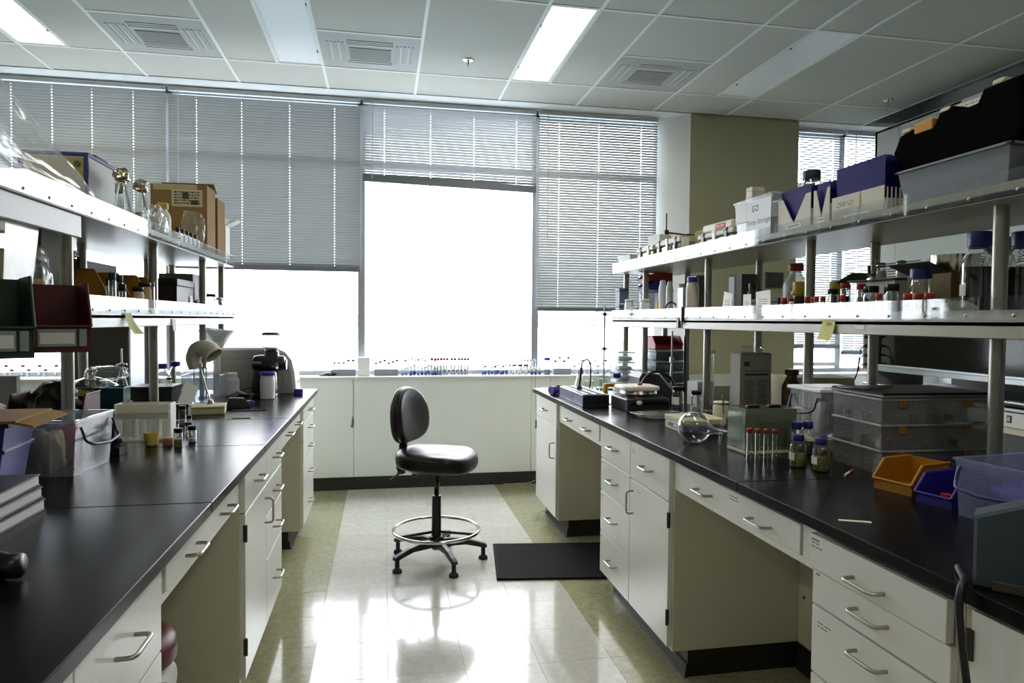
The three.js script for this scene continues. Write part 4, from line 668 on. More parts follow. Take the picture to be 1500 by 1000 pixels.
// ---------------------------------------------------------------- left upper shelf
{
  const Y = YS2;
  const bg = thing('plastic_bag', 'long clear bag of cotton wool on the left upper shelf', 'bag', -1.105, Y, -2.42); const g = crumple(.085, .34, .72, 81, .22, 34, 3.2); { const p = g.attributes.position; for (let i = 0; i < p.count; i++) { const k = Math.max(.12, Math.min(1, (p.getZ(i) + .62) / .9)); p.setY(i, p.getY(i) * k); } g.computeVertexNormals(); } part(bg, 'bag_film', g, filmM);
  lump('cotton_wool', 'cream cotton wool at the near end of the long clear bag', 'cotton', -1.1, Y + .04, -2.02, .06, .22, .16, 91, M('#b5a472', .9), { amp: .3 });
  const bx1 = thing('instrument_case', 'grey and tan instrument case with navy edges on the left upper shelf', 'case', -1.325, Y, -3.27); part(bx1, 'case_body', bx(.25, .3, .3, 0, 0, 0, .006), M('#b9bcbe', .45)); part(bx1, 'front_plate', bx(.225, .275, .006, 0, .01, .152, .002), M('#a08f52', .5), 'tan front plate'); part(bx1, 'edge_frame', [bx(.262, .016, .312, 0, .292, 0, .005), bx(.016, .3, .016, .122, 0, .15, .004), bx(.016, .3, .016, -.122, 0, .15, .004), bx(.16, .03, .14, .03, .3, -.05, .01)], M('#22246a', .4), 'navy edge frame'); part(bx1, 'corner_screw', [rotG(cy(.012, .012, .004, 0, 0, 0, 14), Math.PI / 2).translate(.09, .26, .157)], M('#4b4432', .4)); part(bx1, 'corner_screw', [rotG(cy(.008, .008, .004, 0, 0, 0, 12), 0, 0, Math.PI / 2).translate(.127, .27, -.12)], M('#5a5c60', .4));
  erlenmeyer('conical flask with a foil cap beside the grey instrument case', -1.12, Y, -3.27, .1, .27, true); erlenmeyer('conical flask with a foil cap next to the crumpled bag', -1.09, Y, -3.41, .095, .25, true); erlenmeyer('conical flask with a foil cap behind the two front flasks', -1.22, Y, -3.52, .095, .26, true);
  lump('plastic_bag', 'small crumpled clear bag beside the foil capped flasks', 'bag', -1.075, Y, -3.56, .045, .17, .08, 101, filmM, { amp: .35 });
  bottle('bottle', 'white bottle with a yellow cap on the left upper shelf', -1.09, Y, -3.73, .075, .205, M('#b8a24a', .5), { mat: M('#dfe0dc', .45), lab: true });
  box('tan_carton', 'small tan carton behind the yellow capped bottle', -1.2, Y, -3.72, .08, .15, .09, M('#a4865a', .8));
  for (let i = 0; i < 5; i++) { const c = thing('cartridge_holder', 'small white cartridge with a black clip by the shelf guard', 'cartridge', -1.055, Y, -3.84 - i * .085, 0, 'cartridges on the left upper shelf'); part(c, 'cartridge_body', bx(.05, .07, .05, 0, 0, 0, .004), whiteP); part(c, 'clip', [bx(.02, .045, .012, .006, .055, .014, .003), bx(.03, .012, .03, 0, .07, 0, .003)], M('#16171c', .4)); }
  const cb = thing('cardboard_box', 'brown cardboard shipping box with printed label on the left upper shelf', 'box', -1.175, Y, -4.42); part(cb, 'box_body', bx(.31, .41, .2, 0, 0, 0, .003), cardM); part(cb, 'flap', [new THREE.BoxGeometry(.3, .003, .09).rotateX(-.5).translate(0, .43, -.13)], cardM); part(cb, 'box_label', sticker(.17, .1, .045, .33, .1015), textMat(256, 160, (g2, w, h) => { printLines(5)(g2, w, h); g2.fillRect(90, 30, 50, 60); g2.fillRect(160, 100, 60, 40); }, '#c9bd96'), 'printed address label'); part(cb, 'tape', bx(.24, .035, .001, -.02, .375, .1005, 0), M('#b8a97c', .3));
  box('cardboard_box', 'plain brown cardboard box behind the shipping box', -1.2, Y, -4.68, .36, .38, .2, M('#8a683f', .85), 0, { tape: true });
  lump('plastic_bag', 'shiny clear bag with foil in front of the shipping box', 'bag', -1.09, Y, -4.26, .06, .25, .05, 111, M('#e4dfc8', .1, { transmission: .8, thickness: 0 }), { amp: .4, freq: 3.5 });
  const wb = thing('white_carton', 'white carton with a raised flap at the left shelf end', 'box', -1.1, Y, -4.885); part(wb, 'carton_body', openBox(.15, .24, .13, .003), M('#dcdcd2', .7)); part(wb, 'flap', [new THREE.BoxGeometry(.15, .003, .1).rotateX(.7).translate(0, .27, -.025)], M('#dcdcd2', .7)); part(wb, 'flap', [new THREE.BoxGeometry(.09, .003, .13).rotateZ(.5).translate(.11, .262, 0)], M('#c9c9bd', .7));
}
// ---------------------------------------------------------------- right bench top
{
  const Y = HGT;
  const tp = thing('tape_roll', 'purple roll with a black end lying at the far bench edge', 'roll', 1.14, Y, -4.42, .5); part(tp, 'roll_body', rotG(cy(.028, .028, .05, 0, 0, 0, 22), 0, 0, Math.PI / 2).translate(0, .028, 0), M('#4d37a0', .4)); part(tp, 'roll_end', rotG(cy(.031, .031, .014, 0, 0, 0, 22), 0, 0, Math.PI / 2).translate(.03, .031, 0), blackM);
  const nb = thing('stirrer_unit', 'long navy bench unit with a slotted top by the far bench edge', 'instrument', 1.2, Y, -4.0); part(nb, 'unit_body', bx(.16, .07, .52, 0, 0, 0, .004), M('#3a3f62', .4)); part(nb, 'end_panel', bx(.155, .06, .003, 0, .005, .261, .001), M('#14151f', .4)); part(nb, 'seam', bx(.001, .066, .003, -.0805, .002, .04, 0), M('#20233c', .5)); for (let i = 0; i < 9; i++) part(nb, 'slot', bx(.12, .003, .03, 0, .0695, -.22 + i * .055, .001), M('#20222c', .5)); for (let i = 0; i < 3; i++) part(nb, 'strip', bx(.014, .004, .5, -.05 + i * .05, .07, 0, .001), M('#9da0ad', .3));
  const el = thing('electrode_arm', 'black electrode on a curved cable standing on the navy unit', 'electrode', 1.19, Y + .074, -4.05); part(el, 'holder', cy(.012, .02, .02, 0, 0, 0), blackM); part(el, 'electrode', rod([0, .018, 0], [.012, .13, 0], .0065, 10, .009), M('#1d1e22', .4)); part(el, 'cable', tb([[.012, .13, 0], [.02, .165, 0], [.05, .18, 0], [.075, .15, -.02], [.085, .08, -.04], [.085, -.02, -.06]], .0048, 30, 6), blackM);
  erlenmeyer('conical flask at the far end of the right bench', 1.36, Y, -4.62, .09, .15, false);
  for (const [x, z, h, s] of [[1.42, -4.4, .1, 'beside the yellow clamp'], [1.34, -4.36, .09, 'next to the navy unit'], [1.5, -4.5, .11, 'near the lab stand']]) { const b = thing('beaker', 'clear glass beaker ' + s, 'beaker', x, Y, z); part(b, 'beaker_glass', lat(walled([[.001, 0], [.03, 0], [.032, .004], [.032, h], [.036, h + .004]]), 22), glassS()); part(b, 'scale_band', new THREE.CylinderGeometry(.0325, .0325, h * .5, 16, 1, true, -2.4, .8).translate(0, h * .45, 0), M('#d9dee2', .5)); }
  const yc = thing('yellow_clamp', 'yellow plastic clamp standing on the right bench', 'clamp', 1.42, Y, -4.12, .3); part(yc, 'clamp_frame', [bx(.14, .025, .03, .02, .075, 0, .008), bx(.025, .1, .03, -.045, 0, 0, .008), bx(.025, .05, .03, .075, .03, 0, .008)], M('#b98f1e', .4));
  const ba = thing('balance', 'electronic balance with a white pan cover and dark base', 'balance', 1.43, Y, -3.66); part(ba, 'base', [ex(rrect(.25, .3, .03), .07, .008, [], 2).rotateX(-Math.PI / 2).translate(0, .035, 0), new THREE.BoxGeometry(.22, .05, .1).rotateX(.35).translate(0, .046, .1)], M('#14141c', .4)); part(ba, 'pan', [cy(.1, .105, .018, 0, .086, -.02, 36), cy(.03, .03, .016, 0, .07, -.02)], steelM('#b7b6ae', .25)); part(ba, 'pan_cover', ex(rrect(.22, .2, .04), .026, .008, [], 2).rotateX(-Math.PI / 2).translate(-.01, .117, -.02), M('#dddcd0', .45), 'white pan cover'); part(ba, 'button', rotG(new THREE.SphereGeometry(.014, 14, 10).scale(1.3, 1, .5), -.5).translate(-.06, .05, .152), M('#c9c6a4', .4), 'cream round button');
  const rw = thing('loose_red_cap', 'small red cap on the white balance cover', 'cap', 1.44, Y + .13, -3.68); part(rw, 'cap_shell', lat([[.001, .014], [.012, .014], [.014, .01], [.014, 0], [.001, 0]], 16), redCap);  // loose red screw cap
  const pa = thing('paper_sheet', 'white paper sheets lying between navy unit and balance', 'paper', 1.33, Y, -4.1 + .22, .4); part(pa, 'sheet', [bx(.05, .003, .16, -.01, 0, 0, 0)], paperM);
  const cbl = thing('rubber_hose', 'black rubber hose loop standing behind the jars', 'hose', 1.63, Y, -3.86); part(cbl, 'hose', tb([[-.11, .03, .04], [-.12, .12, .03], [-.07, .18, .02], [.0, .19, .0], [.07, .16, -.01], [.11, .1, -.02], [.12, .02, -.02]], .008, 50, 10), M('#0e0f10', .45));
  const be = thing('label_printer', 'black bench printer with a grey sloping lid', 'printer', 1.68, Y, -4.12); part(be, 'printer_body', ex([[-.11, 0], [.11, 0], [.11, .06], [.02, .16], [-.09, .17], [-.11, .14]], .2, .008, [], 2), M('#131418', .4)); part(be, 'printer_lid', [new THREE.BoxGeometry(.13, .006, .17).rotateZ(-.84).translate(.068, .117, 0)], M('#b9c2cf', .3));
  box('white_carton', 'white carton beside the jars on the right bench', 1.86, Y, -3.78, .12, .14, .1, M('#d9dadc', .6), .2, { side: null });
  jar('glass_jar', 'square shouldered clear jar with dark lid and label near the balance', 1.585, Y, -3.49, .064, .14, M('#17181a', .4), { lab: true, liq: '#4c5a78', fill: .35 }); jar('glass_jar', 'smaller clear jar with a dark lid beside the labelled jar', 1.668, Y, -3.44, .056, .12, M('#17181a', .4), { liq: '#c6ccd4', fill: .3 });
  lump('plastic_sheet', 'thin crumpled clear plastic sheet on the right bench', 'plastic', 1.42, Y, -3.31, .14, .03, .1, 131, filmM, { amp: .3, freq: 3 });
  const fb = box('kit_box', 'flat foam kit box with a purple and white label', 1.4, Y, -2.9, .2, .062, .2, M('#b8b193', .75), 0, { lid: .4, side: textMat(256, 96, (g, w, h) => { g.fillStyle = '#4c4488'; g.fillRect(0, 44, w, 52); g.fillStyle = '#33343a'; g.fillRect(14, 14, 90, 10); g.fillRect(14, 28, 60, 8); g.fillStyle = '#d8d6e4'; g.fillRect(120, 56, 110, 26); }, '#d8d8d2') });
  part(fb, 'end_label', bx(.198, .03, .002, 0, .004, .101, 0), M('#46407c', .5), 'purple end label');
  const rf = thing('round_flask', 'round bottom glass flask lying on its side', 'flask', 1.235, Y, -2.56, rad(-28)); part(rf, 'flask_glass', [rotG(lat(walled([[.001, -.066], ...Array.from({ length: 14 }, (_, i) => { const a = -1.45 + i * .2; return [.066 * Math.cos(a), .066 * Math.sin(a)]; }), [.018, .07], [.0155, .08], [.0155, .135], [.019, .14]], .0035), 34), 0, 0, -Math.PI / 2 - .12).translate(0, .066, 0)], glassS());
  const st = thing('glass_stirrer', 'glass stirring rod leaning on the translucent tank', 'stirring rod', 1.36, Y, -2.56); part(st, 'rod', [rod([-.03, .004, .03], [.0, .1, 0], .005), rod([0, .1, 0], [0, .2, 0], .004), lat([[.001, .2], [.005, .2], [.006, .16], [.005, .12]], 10)], glassM('#dfe6e4', .05));
  const tk = thing('gel_tank', 'translucent grey plastic tank with a white foot', 'tank', 1.43, Y, -2.39); part(tk, 'tank_shell', openBox(.21, .17, .13, .004), plastM('#b9c2b2', .2, .85)); part(tk, 'tank_foot', bx(.215, .012, .135, 0, 0, 0, .003), M('#c9c8b4', .5)); part(tk, 'inner_plate', [bx(.004, .13, .11, -.05, .02, 0, .001), bx(.12, .1, .06, .03, .02, 0, .004)], M('#3c4230', .5)); for (const q of [-.04, .05]) part(tk, 'electrode_lead', bx(.05, .012, .02, q, .165, 0, .004), blackM);
  for (let i = 0; i < 4; i++) vial('test_tube', 'slim glass tube with a red cap before the translucent tank', 1.278 + i * .026, Y, -2.215 + i * .012, .017, .118, redCap, { capH: .016, group: 'red capped tubes on the right bench' });
  bottle('reagent_bottle', 'clear bottle with a blue cap just behind the tank corner', 1.495, Y, -2.262, .054, .13, blueCap, { ring: true, liq: '#57604a', fill: .4, clear: .6 }); bottle('reagent_bottle', 'clear bottle with a blue cap beside the foam lid', 1.565, Y, -2.3, .054, .125, blueCap, { ring: true, liq: '#4a5246', fill: .4, clear: .6 });
  bottle('reagent_bottle', 'labelled blue capped bottle of yellow liquid behind its twin', 1.398, Y, -2.105, .056, .112, blueCap, { ring: true, liq: '#a8a73c', fill: .42, clear: .6, lab: -2.9 }); bottle('reagent_bottle', 'labelled blue capped bottle of yellow liquid at the bench front', 1.432, Y, -2.03, .056, .112, blueCap, { ring: true, liq: '#a8a73c', fill: .42, clear: .6, lab: -2.9 });
  box('foam_slab', 'beige foam slab under the clear tote on the right bench', 1.735, Y, -2.43, .26, .05, .23, M('#a59d7c', .8), 0, { cat: 'foam' });
  tote('clear lidded tote with a navy handle on the beige foam slab', 1.74, Y + .05, -2.43, .2, .18, .2, 0, { side: '-x', lid: true, lidM: M('#d6d9da', .4) });
  for (const [x, z, c, s] of [[1.69, -2.38, '#b8b3a8', 'cream'], [1.74, -2.47, '#8f3520', 'red'], [1.8, -2.4, '#55606a', 'grey']]) lump('parts_bag', 'bag of ' + s + ' parts inside the lidded tote', 'bag', x, Y + .055, z, .04, .13, .04, x * 70 + z * 9, M(c, .6), { amp: .12, det: 10 });
  // three tier organiser
  for (let k = 0; k < 3; k++) {
    const o = thing('organiser_tier', ['bottom tier of the smoky organiser stack', 'middle tier of the smoky organiser stack', 'top tier of the smoky organiser stack'][k], 'organiser', 1.785, Y + k * .084, -2.06, -.03, 'organiser stack on the right bench'), pm = plastM('#d2d4d4', .16, .88);
    part(o, 'tray_shell', openBox(.39, .08, .25, .003), pm); part(o, 'rim', rimG(.39, .25, .074, .012, .008), plastM('#c6c8c6', .25, .6));
    for (const s of [-.12, .12]) part(o, 'latch', bx(.03, .03, .006, s, .05, .127, .002), M('#8a5a12', .5), 'amber latch');
    for (const s of [-.1, .03, .12]) part(o, 'divider', bx(.003, .065, .24, s, .004, 0, 0), pm);
    for (let i = 0; i < 7; i++) { const v = thing('cap_sample', 'orange rimmed sample cap inside the ' + ['bottom', 'middle', 'top'][k] + ' organiser tier', 'cap', 1.785 + (i < 4 ? -.165 + (i % 2) * .03 : rr(-.05, .15)), Y + k * .084 + .004, -2.06 + (i < 4 ? -.09 + i * .055 : .08), 0, 'sample caps in the ' + ['bottom', 'middle', 'top'][k] + ' tier'); part(v, 'cap_ring', lat([[.001, .02], [.013, .02], [.015, .016], [.015, 0], [.001, 0]], 14), M('#c4552a', .5)); part(v, 'cap_centre', cy(.008, .008, .002, 0, .02, 0, 12), M('#d9c9b9', .5)); }
  }
  const ol = thing('organiser_lid', 'black lid on the smoky organiser stack', 'folder', 1.785, Y + .254, -2.06, -.03); part(ol, 'lid_plate', bx(.4, .014, .27, 0, 0, 0, .004), M('#08090a', .6, { specularIntensity: .3 })); part(ol, 'lid_edge', bx(.404, .008, .274, 0, -.001, 0, .003), M('#6d6d66', .5)); part(ol, 'cord', tb([[-.2, .012, -.1], [-.22, .018, 0], [-.19, .018, .05], [-.1, .018, .0], [-.02, .018, -.06]], .003, 30, 6), blackM);  // lid of the organiser stack, built as a separate thing
  const pn = thing('pen', 'red and white pen lying before the organiser stack', 'pen', 1.5, Y, -1.98, .7); part(pn, 'barrel', rotG(cy(.004, .004, .09, 0, -.045, 0, 10), 0, 0, Math.PI / 2).translate(0, .004, 0), M('#dedad2', .4)); part(pn, 'grip', rotG(cy(.0042, .0042, .03, 0, -.015, 0, 10), 0, 0, Math.PI / 2).translate(.025, .004, 0), M('#a23020', .4));
  stackBin('parts_bin', 'yellow hopper bin beside the organiser stack', 1.545, Y, -1.765, .12, .085, .17, M('#a06a0c', .5), -Math.PI / 2 + .25);
  stackBin('parts_bin', 'purple hopper bin between the yellow bin and clear tote', 1.545, Y, -1.618, .1, .075, .16, M('#281a7c', .45), -Math.PI / 2 + .25); const rc = thing('loose_red_cap', 'small red cap inside the purple hopper bin', 'cap', 1.53, Y + .004, -1.618); part(rc, 'cap_shell', cy(.014, .014, .02, 0, 0, 0, 16), M('#b02a18', .5));
  tote('clear open tote with a navy handle beside the purple bin', 1.625, Y, -1.42, .32, .15, .22, .1, { side: '-x', mat: plastM('#dde0f2', .14, .88) }); lump('parts_bag', 'bag of purple fittings inside the open clear tote', 'bag', 1.62, Y + .004, -1.42, .1, .1, .07, 141, M('#3a3192', .5), { amp: .15, det: 12 });
  const ls = thing('label_strip', 'cream adhesive label strip on the right worktop', 'label', 1.157, Y, -1.5, -.42); part(ls, 'strip', bx(.075, .0012, .013, 0, 0, 0, 0), M('#d6d2b6', .7));
  const tb1 = thing('teal_case', 'dark teal equipment case at the near end of the right bench', 'case', 1.229, Y, -.984, rad(-48)); part(tb1, 'case_body', ex([[-.17, 0], [.17, 0], [.17, .28], [-.17, .135]], .07, .006), M('#2a3a42', .5)); part(tb1, 'case_foot', bx(.3, .02, .075, .01, 0, 0, .003), M('#3d3d34', .6));
  const ct = thing('hand_dispenser', 'cream plastic dispenser before the dark teal case', 'dispenser', 1.135, Y, -.945); part(ct, 'dispenser_body', lat([[.001, 0], [.03, .003], [.042, .02], [.042, .06], [.036, .08], [.001, .085]], 26), M('#a89f78', .5)); part(ct, 'yellow_top', cy(.02, .03, .012, 0, .084, 0, 20), M('#b0a23a', .5));
  const hc = thing('black_cable', 'thick black cord hanging over the right bench edge', 'cord', 0, 0, 0); part(hc, 'cord', tb([[1.13, .9225, -1.16], [1.1, .9225, -1.12], [1.08, .923, -1.095], [1.058, .912, -1.08], [1.052, .87, -1.075], [1.056, .78, -1.065], [1.062, .68, -1.05]], .007, 40, 10), blackM);
  // behind the posts
  const pb = thing('paper_ream', 'grey printed paper sack standing behind the shelf posts', 'paper pack', 1.94, Y, -3.36, .06); part(pb, 'pack_body', bx(.19, .33, .1, 0, 0, 0, .008), M('#a5a49a', .8)); part(pb, 'pack_print', sticker(.18, .31, 0, .165, .0515), textMat(256, 440, (g, w, h) => { g.fillStyle = '#3a3a38'; g.fillRect(22, 50, 50, 34); g.fillRect(30, 118, 200, 5); g.fillRect(30, 140, 200, 14); for (let i = 0; i < 16; i++) { g.fillRect(30, 190 + i * 14, rr(70, 92), 4); g.fillRect(140, 190 + i * 14, rr(70, 92), 4); } }, '#b3b2a8'), 'printed front of the sack'); lump('plastic_wrap', 'clear plastic tied on the paper sack', 'wrap', 1.94, Y + .33, -3.36, .07, .035, .03, 151, filmM, { amp: .35, det: 12 });
  bottle('brown_bottle', 'brown round shouldered bottle beside the paper sack', 2.1, Y, -3.23, .1, .25, M('#3a2414', .4), { mat: M('#43301c', .25) });
  const cy1 = thing('graduated_cylinder', 'slim clear measuring cylinder beside the paper sack', 'cylinder', 1.86, Y, -3.66); part(cy1, 'cylinder_tube', [cy(.018, .018, .3, 0, .01, 0, 18, true), cy(.032, .036, .01, 0, 0, 0, 6)], glassM()); part(cy1, 'stopper', bx(.04, .02, .04, 0, .31, 0, .003), whiteP);
  jar('plastic_tub', 'small white plastic tub near the shelf post', 1.71, Y, -3.24, .084, .085, M('#d5d2c2', .5), { mat: M('#cfcab4', .5), capH: .012 });
  box('foam_box', 'white and cream foam shipping box behind the right shelf posts', 2.33, Y, -3.4, .34, .2, .26, M('#b9b193', .8), -.15, { lid: .25, lidM: M('#c6bf9f', .8) }); const fw = thing('white_board', 'white board leaning on the foam shipping box', 'board', 2.13, Y, -3.12, -.4); part(fw, 'board', bx(.1, .16, .01, 0, 0, 0, .002), M('#dfe2ea', .5));
  const bm = thing('microscope_base', 'black compact camera unit beside the lidded tote', 'camera', 1.95, Y, -2.85, .3); part(bm, 'camera_body', bx(.08, .1, .07, 0, 0, 0, .01), blackM); part(bm, 'camera_lens', rotG(cy(.026, .028, .05, 0, 0, 0, 22), 0, 0, Math.PI / 2).translate(-.04, .06, 0), M('#1a1b1e', .3)); part(bm, 'lens_ring', rotG(cy(.027, .027, .004, 0, 0, 0, 22), 0, 0, Math.PI / 2).translate(-.092, .06, 0), steelM('#c0c0bd', .2));
  jar('glass_jar', 'clear wide jar in front of the black camera unit', 1.86, Y, -2.78, .07, .11, M('#b9bcb6', .4), { liq: '#c9c6b0', fill: .4 });
  // far end: drawer towers, crates and stands
  const tower = (label, x, z, n, h, w, d, hex) => { for (let k = 0; k < n; k++) { const t = thing('drawer_box', label + ', ' + ['lowest', 'second', 'third', 'fourth'][k] + ' of its pile', 'storage box', x, Y + k * h, z, 0, 'stacked clear boxes on the right bench'); part(t, 'box_shell', openBox(w, h - .004, d, .003), plastM(hex, .15, .85)); part(t, 'rim', rimG(w, d, h - .012, .008, .008), plastM('#dfe3e4', .3, .3)); part(t, 'contents', bx(w * .8, h * .4, d * .8, 0, .004, 0, .01), M(['#c9ced2', '#9aa3aa', '#b9c0c4', '#8d969c'][k], .6)); } };
  tower('clear white drawer box at the far end of the right bench', 1.68, -4.63, 4, .07, .12, .16, '#eef1f2'); tower('smoky grey box behind the balance', 1.93, -4.5, 4, .075, .2, .22, '#98a4aa');
  stackBin('parts_bin', 'orange red hopper bin on top of the smoky grey boxes', 1.93, Y + .3, -4.5, .2, .09, .2, M('#a8301a', .45), 0);
  const ls1 = thing('lab_stand', 'thin steel lab stand at the far end of the right bench', 'stand', 1.57, Y, -4.72); part(ls1, 'stand_base', bx(.1, .012, .12, 0, 0, 0, .003), M('#2c2e30', .4)); part(ls1, 'stand_rod', rod([0, .01, 0], [0, .6, 0], .0055), steelM('#8d9196', .3)); for (const y of [.28, .53]) part(ls1, 'boss_head', [bx(.024, .024, .03, 0, y, 0, .004), rod([-.03, y + .012, .01], [.03, y + .012, .01], .004)], M('#4b4d50', .4, { metalness: .6 }));
  const ls2 = thing('lab_stand', 'steel lab stand with a clamp behind the black printer', 'stand', 1.87, Y, -4.22); part(ls2, 'stand_base', bx(.1, .012, .1, 0, 0, 0, .003), M('#2c2e30', .4)); part(ls2, 'stand_rod', rod([0, .01, 0], [0, .43, 0], .006), steelM('#8d9196', .3)); part(ls2, 'boss_head', [bx(.03, .04, .03, 0, .22, 0, .005), rod([0, .24, 0], [-.02, .13, .03], .006)], steelM('#b9bcc0', .3));
  const bs = thing('purple_stopper', 'purple stoppered clear bottle near the drawer boxes', 'bottle', 1.52, Y, -4.3); part(bs, 'bottle_body', lat([[.001, 0], [.022, 0], [.024, .006], [.02, .08], [.012, .1], [.012, .12]], 20), glassM()); part(bs, 'stopper', lat([[.001, .15], [.024, .15], [.026, .145], [.022, .118], [.001, .118]], 20), purpleCap);
}
// ---------------------------------------------------------------- right lower shelf
{
  const Y = YS1;
  for (let k = 0; k < 2; k++) box('small_drawer', ['blue grey drawer box at the shelf end', 'upper blue grey drawer box at the shelf end'][k], 1.712, Y + k * .115, -4.775, .055, .11, .09, M('#5d6a7e', .5), 0, { lid: .2 });
  const cbx = thing('clear_box', 'clear plastic tub under the purple and red bins', 'box', 1.9, Y, -4.6); part(cbx, 'box_shell', openBox(.18, .2, .22, .003, .1), plastM('#eceff2', .15, .85)); part(cbx, 'rim', rimG(.18, .22, .192, .01, .008), plastM('#e3e7ec', .2, .4)); part(cbx, 'flat_lid', bx(.19, .004, .23, 0, .2, 0, .001), plastM('#e3e7ec', .2, .4));
  stackBin('parts_bin', 'purple hopper bin stacked on the clear plastic tub', 1.9, Y + .205, -4.6, .2, .06, .18, M('#3f2fa8', .4), -Math.PI / 2); stackBin('parts_bin', 'red hopper bin on top of the purple bin', 1.9, Y + .266, -4.6, .2, .058, .18, M('#9c2a16', .4), -Math.PI / 2);
  jar('plastic_jar', 'white ribbed jar next to the end post', 1.717, Y, -4.62, .064, .14, whiteP, { mat: M('#e3e5e4', .45) }); jar('plastic_jar', 'white ribbed jar beside the second shelf post', 1.717, Y, -4.32, .07, .135, whiteP, { mat: M('#e3e5e4', .45), lab: true }); jar('plastic_jar', 'low white jar between the ribbed jars', 1.712, Y, -4.52, .05, .08, whiteP, { mat: M('#dfe1e0', .45) });
  box('yellow_tag', 'small yellow block behind the ribbed jars', 1.83, Y, -4.34, .05, .12, .04, M('#c0962a', .5), 0, { cat: 'block' });
  bottle('wash_bottle', 'white bottle wrapped in film by the second shelf post', 1.79, Y, -4.2, .052, .25, whiteP, { mat: M('#e6e8e8', .4), sh: .78 }); bottle('wash_bottle', 'slim white bottle beside the wrapped bottle', 1.79, Y, -4.09, .046, .235, whiteP, { mat: M('#e0e3e3', .4), sh: .8 });
  bottle('wash_bottle', 'grey translucent bottle behind the black ring', 1.81, Y, -3.96, .06, .22, M('#c6c9c9', .4), { mat: plastM('#b5b9b8', .4, .3) });
  const br = thing('rubber_ring', 'black rubber ring leaning on the grey bottle', 'ring', 1.75, Y, -3.97, .1); part(br, 'ring', new THREE.TorusGeometry(.05, .005, 8, 30).rotateY(.25).translate(0, .055, 0), blackM);
  const sbt = box('grey_carton', 'dark translucent carton behind the capped bottle', 1.85, Y, -3.83, .07, .26, .12, M('#5f6462', .5));
  const hb = bottle('bottle', 'white bottle with a purple cap and clipped label pouch', 1.74, Y, -3.66, .072, .24, purpleCap, { mat: M('#cfcdbf', .45), sh: .74, neck: .022 });
  const lp = thing('label_pouch', 'white label pouch with a black clip over the right shelf guard', 'pouch', 1.668, 1.37, -3.66); part(lp, 'pouch', bx(.004, .19, .07, 0, .04, 0, .001), M('#e4e6e8', .4)); part(lp, 'clip', [bx(.012, .06, .03, -.002, .0, -.02, .003), bx(.01, .1, .012, -.002, .02, .03, .003)], blackM);
  const wbx = box('white_carton', 'dark carton with a white front near the third shelf post', 1.9, Y, -3.38, .1, .24, .14, M('#4b4d49', .6)); part(wbx, 'white_front', bx(.003, .22, .06, -.052, .01, -.03, .001), M('#dfe2ea', .5), 'white front');
  bottle('bottle', 'dark bottle with a black cap behind the leaning papers', 1.85, Y, -3.2, .06, .185, blackCap, { mat: M('#3b3d40', .3), capH: .03 });
  box('sample_tray', 'long dark tray of samples behind the leaning papers', 1.82, Y, -2.96, .1, .1, .24, M('#3c3a30', .6), 0, { lid: .2, cat: 'tray' });
  for (const [z, w, h, s, tl] of [[-3.17, .09, .13, 'beside the dark bottle', .2], [-2.98, .07, .115, 'in the middle of the row', 0], [-2.84, .12, .125, 'nearest the red capped bottle', -.05]]) { const p = thing('paper_card', 'white printed card leaning on the shelf guard ' + s, 'card', 1.695, Y, z); part(p, 'card', new THREE.BoxGeometry(.0015, h, w).rotateX(tl).translate(0, h / 2 + .004, 0), paperM); part(p, 'print', sticker(w * .7, h * .4, -.0012, h * .6, 0, -Math.PI / 2), textMat(128, 64, printLines(4, .08, '#8c929c'), '#eeeeea')); }
  bottle('bottle', 'large translucent bottle with a red cap', 1.96, Y, -3.0, .115, .27, M('#8f2a18', .45), { mat: plastM('#d8dad4', .35, .5), sh: .6, capH: .035, neck: .026 });
  for (const [x, z, s] of [[1.85, -2.79, 'before the red capped bottle'], [1.97, -2.7, 'beside the fourth shelf post']]) { const b = bottle('spray_bottle', 'dark bottle with a yellow wrapped top ' + s, x, Y, z, .066, .13, M('#b49a1c', .5), { mat: M('#15161c', .3), sh: .9, neck: .03, capH: .02, lab: -2.9 }); part(b, 'yellow_wrap', cy(.035, .036, .065, 0, .105, 0, 20), M('#b79e22', .55), 'yellow wrapped top'); }
  const vz = [-2.69, -2.655, -2.52, -2.49, -2.46, -2.43, -2.3, -2.12]; vz.forEach((z, i) => vial('red_cap_vial', 'small red capped vial standing along the right shelf guard', 1.7 + (i % 2) * .008, Y, z, .021, .092, redCap, { capH: .022, liq: i % 3 ? '#bcbcb2' : '#50301e', group: 'red capped vials along the right shelf guard' }));
  [[1.79, -2.41, '#1e1414'], [1.84, -2.47, '#c9c6ba'], [1.8, -2.33, '#8d7a62'], [1.85, -2.37, '#6a3a28']].forEach(([x, z, l], i) => vial('tall_red_vial', ['tall vial of dark powder with a red cap', 'tall clear vial with a red cap', 'tall vial of tan powder with a red cap', 'tall vial of rust powder with a red cap'][i], x, Y, z, .034, .145 - i * .004, redCap, { capH: .022, liq: l, fill: .75, group: 'tall red capped vials' }));
  vial('white_cap_vial', 'short white capped vial among the red capped vials', 1.7, Y, -2.63, .02, .075, whiteP); jar('sample_jar', 'clear jar with a navy cap behind the small vials', 1.86, Y, -2.58, .045, .13, M('#1d2a44', .4), { liq: '#c9cfd2' });
  [[1.78, -2.25], [1.8, -2.18], [1.745, -2.1]].forEach(([x, z], i) => jar('black_lid_jar', ['wide clear jar with a black lid beside the dropper', 'clear black lidded jar holding the dropper', 'dark black lidded jar beside the blue capped bottle'][i], x, Y, z, [.056, .04, .046][i], .125, blackCap, { liq: ['#4a463e', '#aab0b2', '#26221e'][i], fill: .5, capH: .024 }));
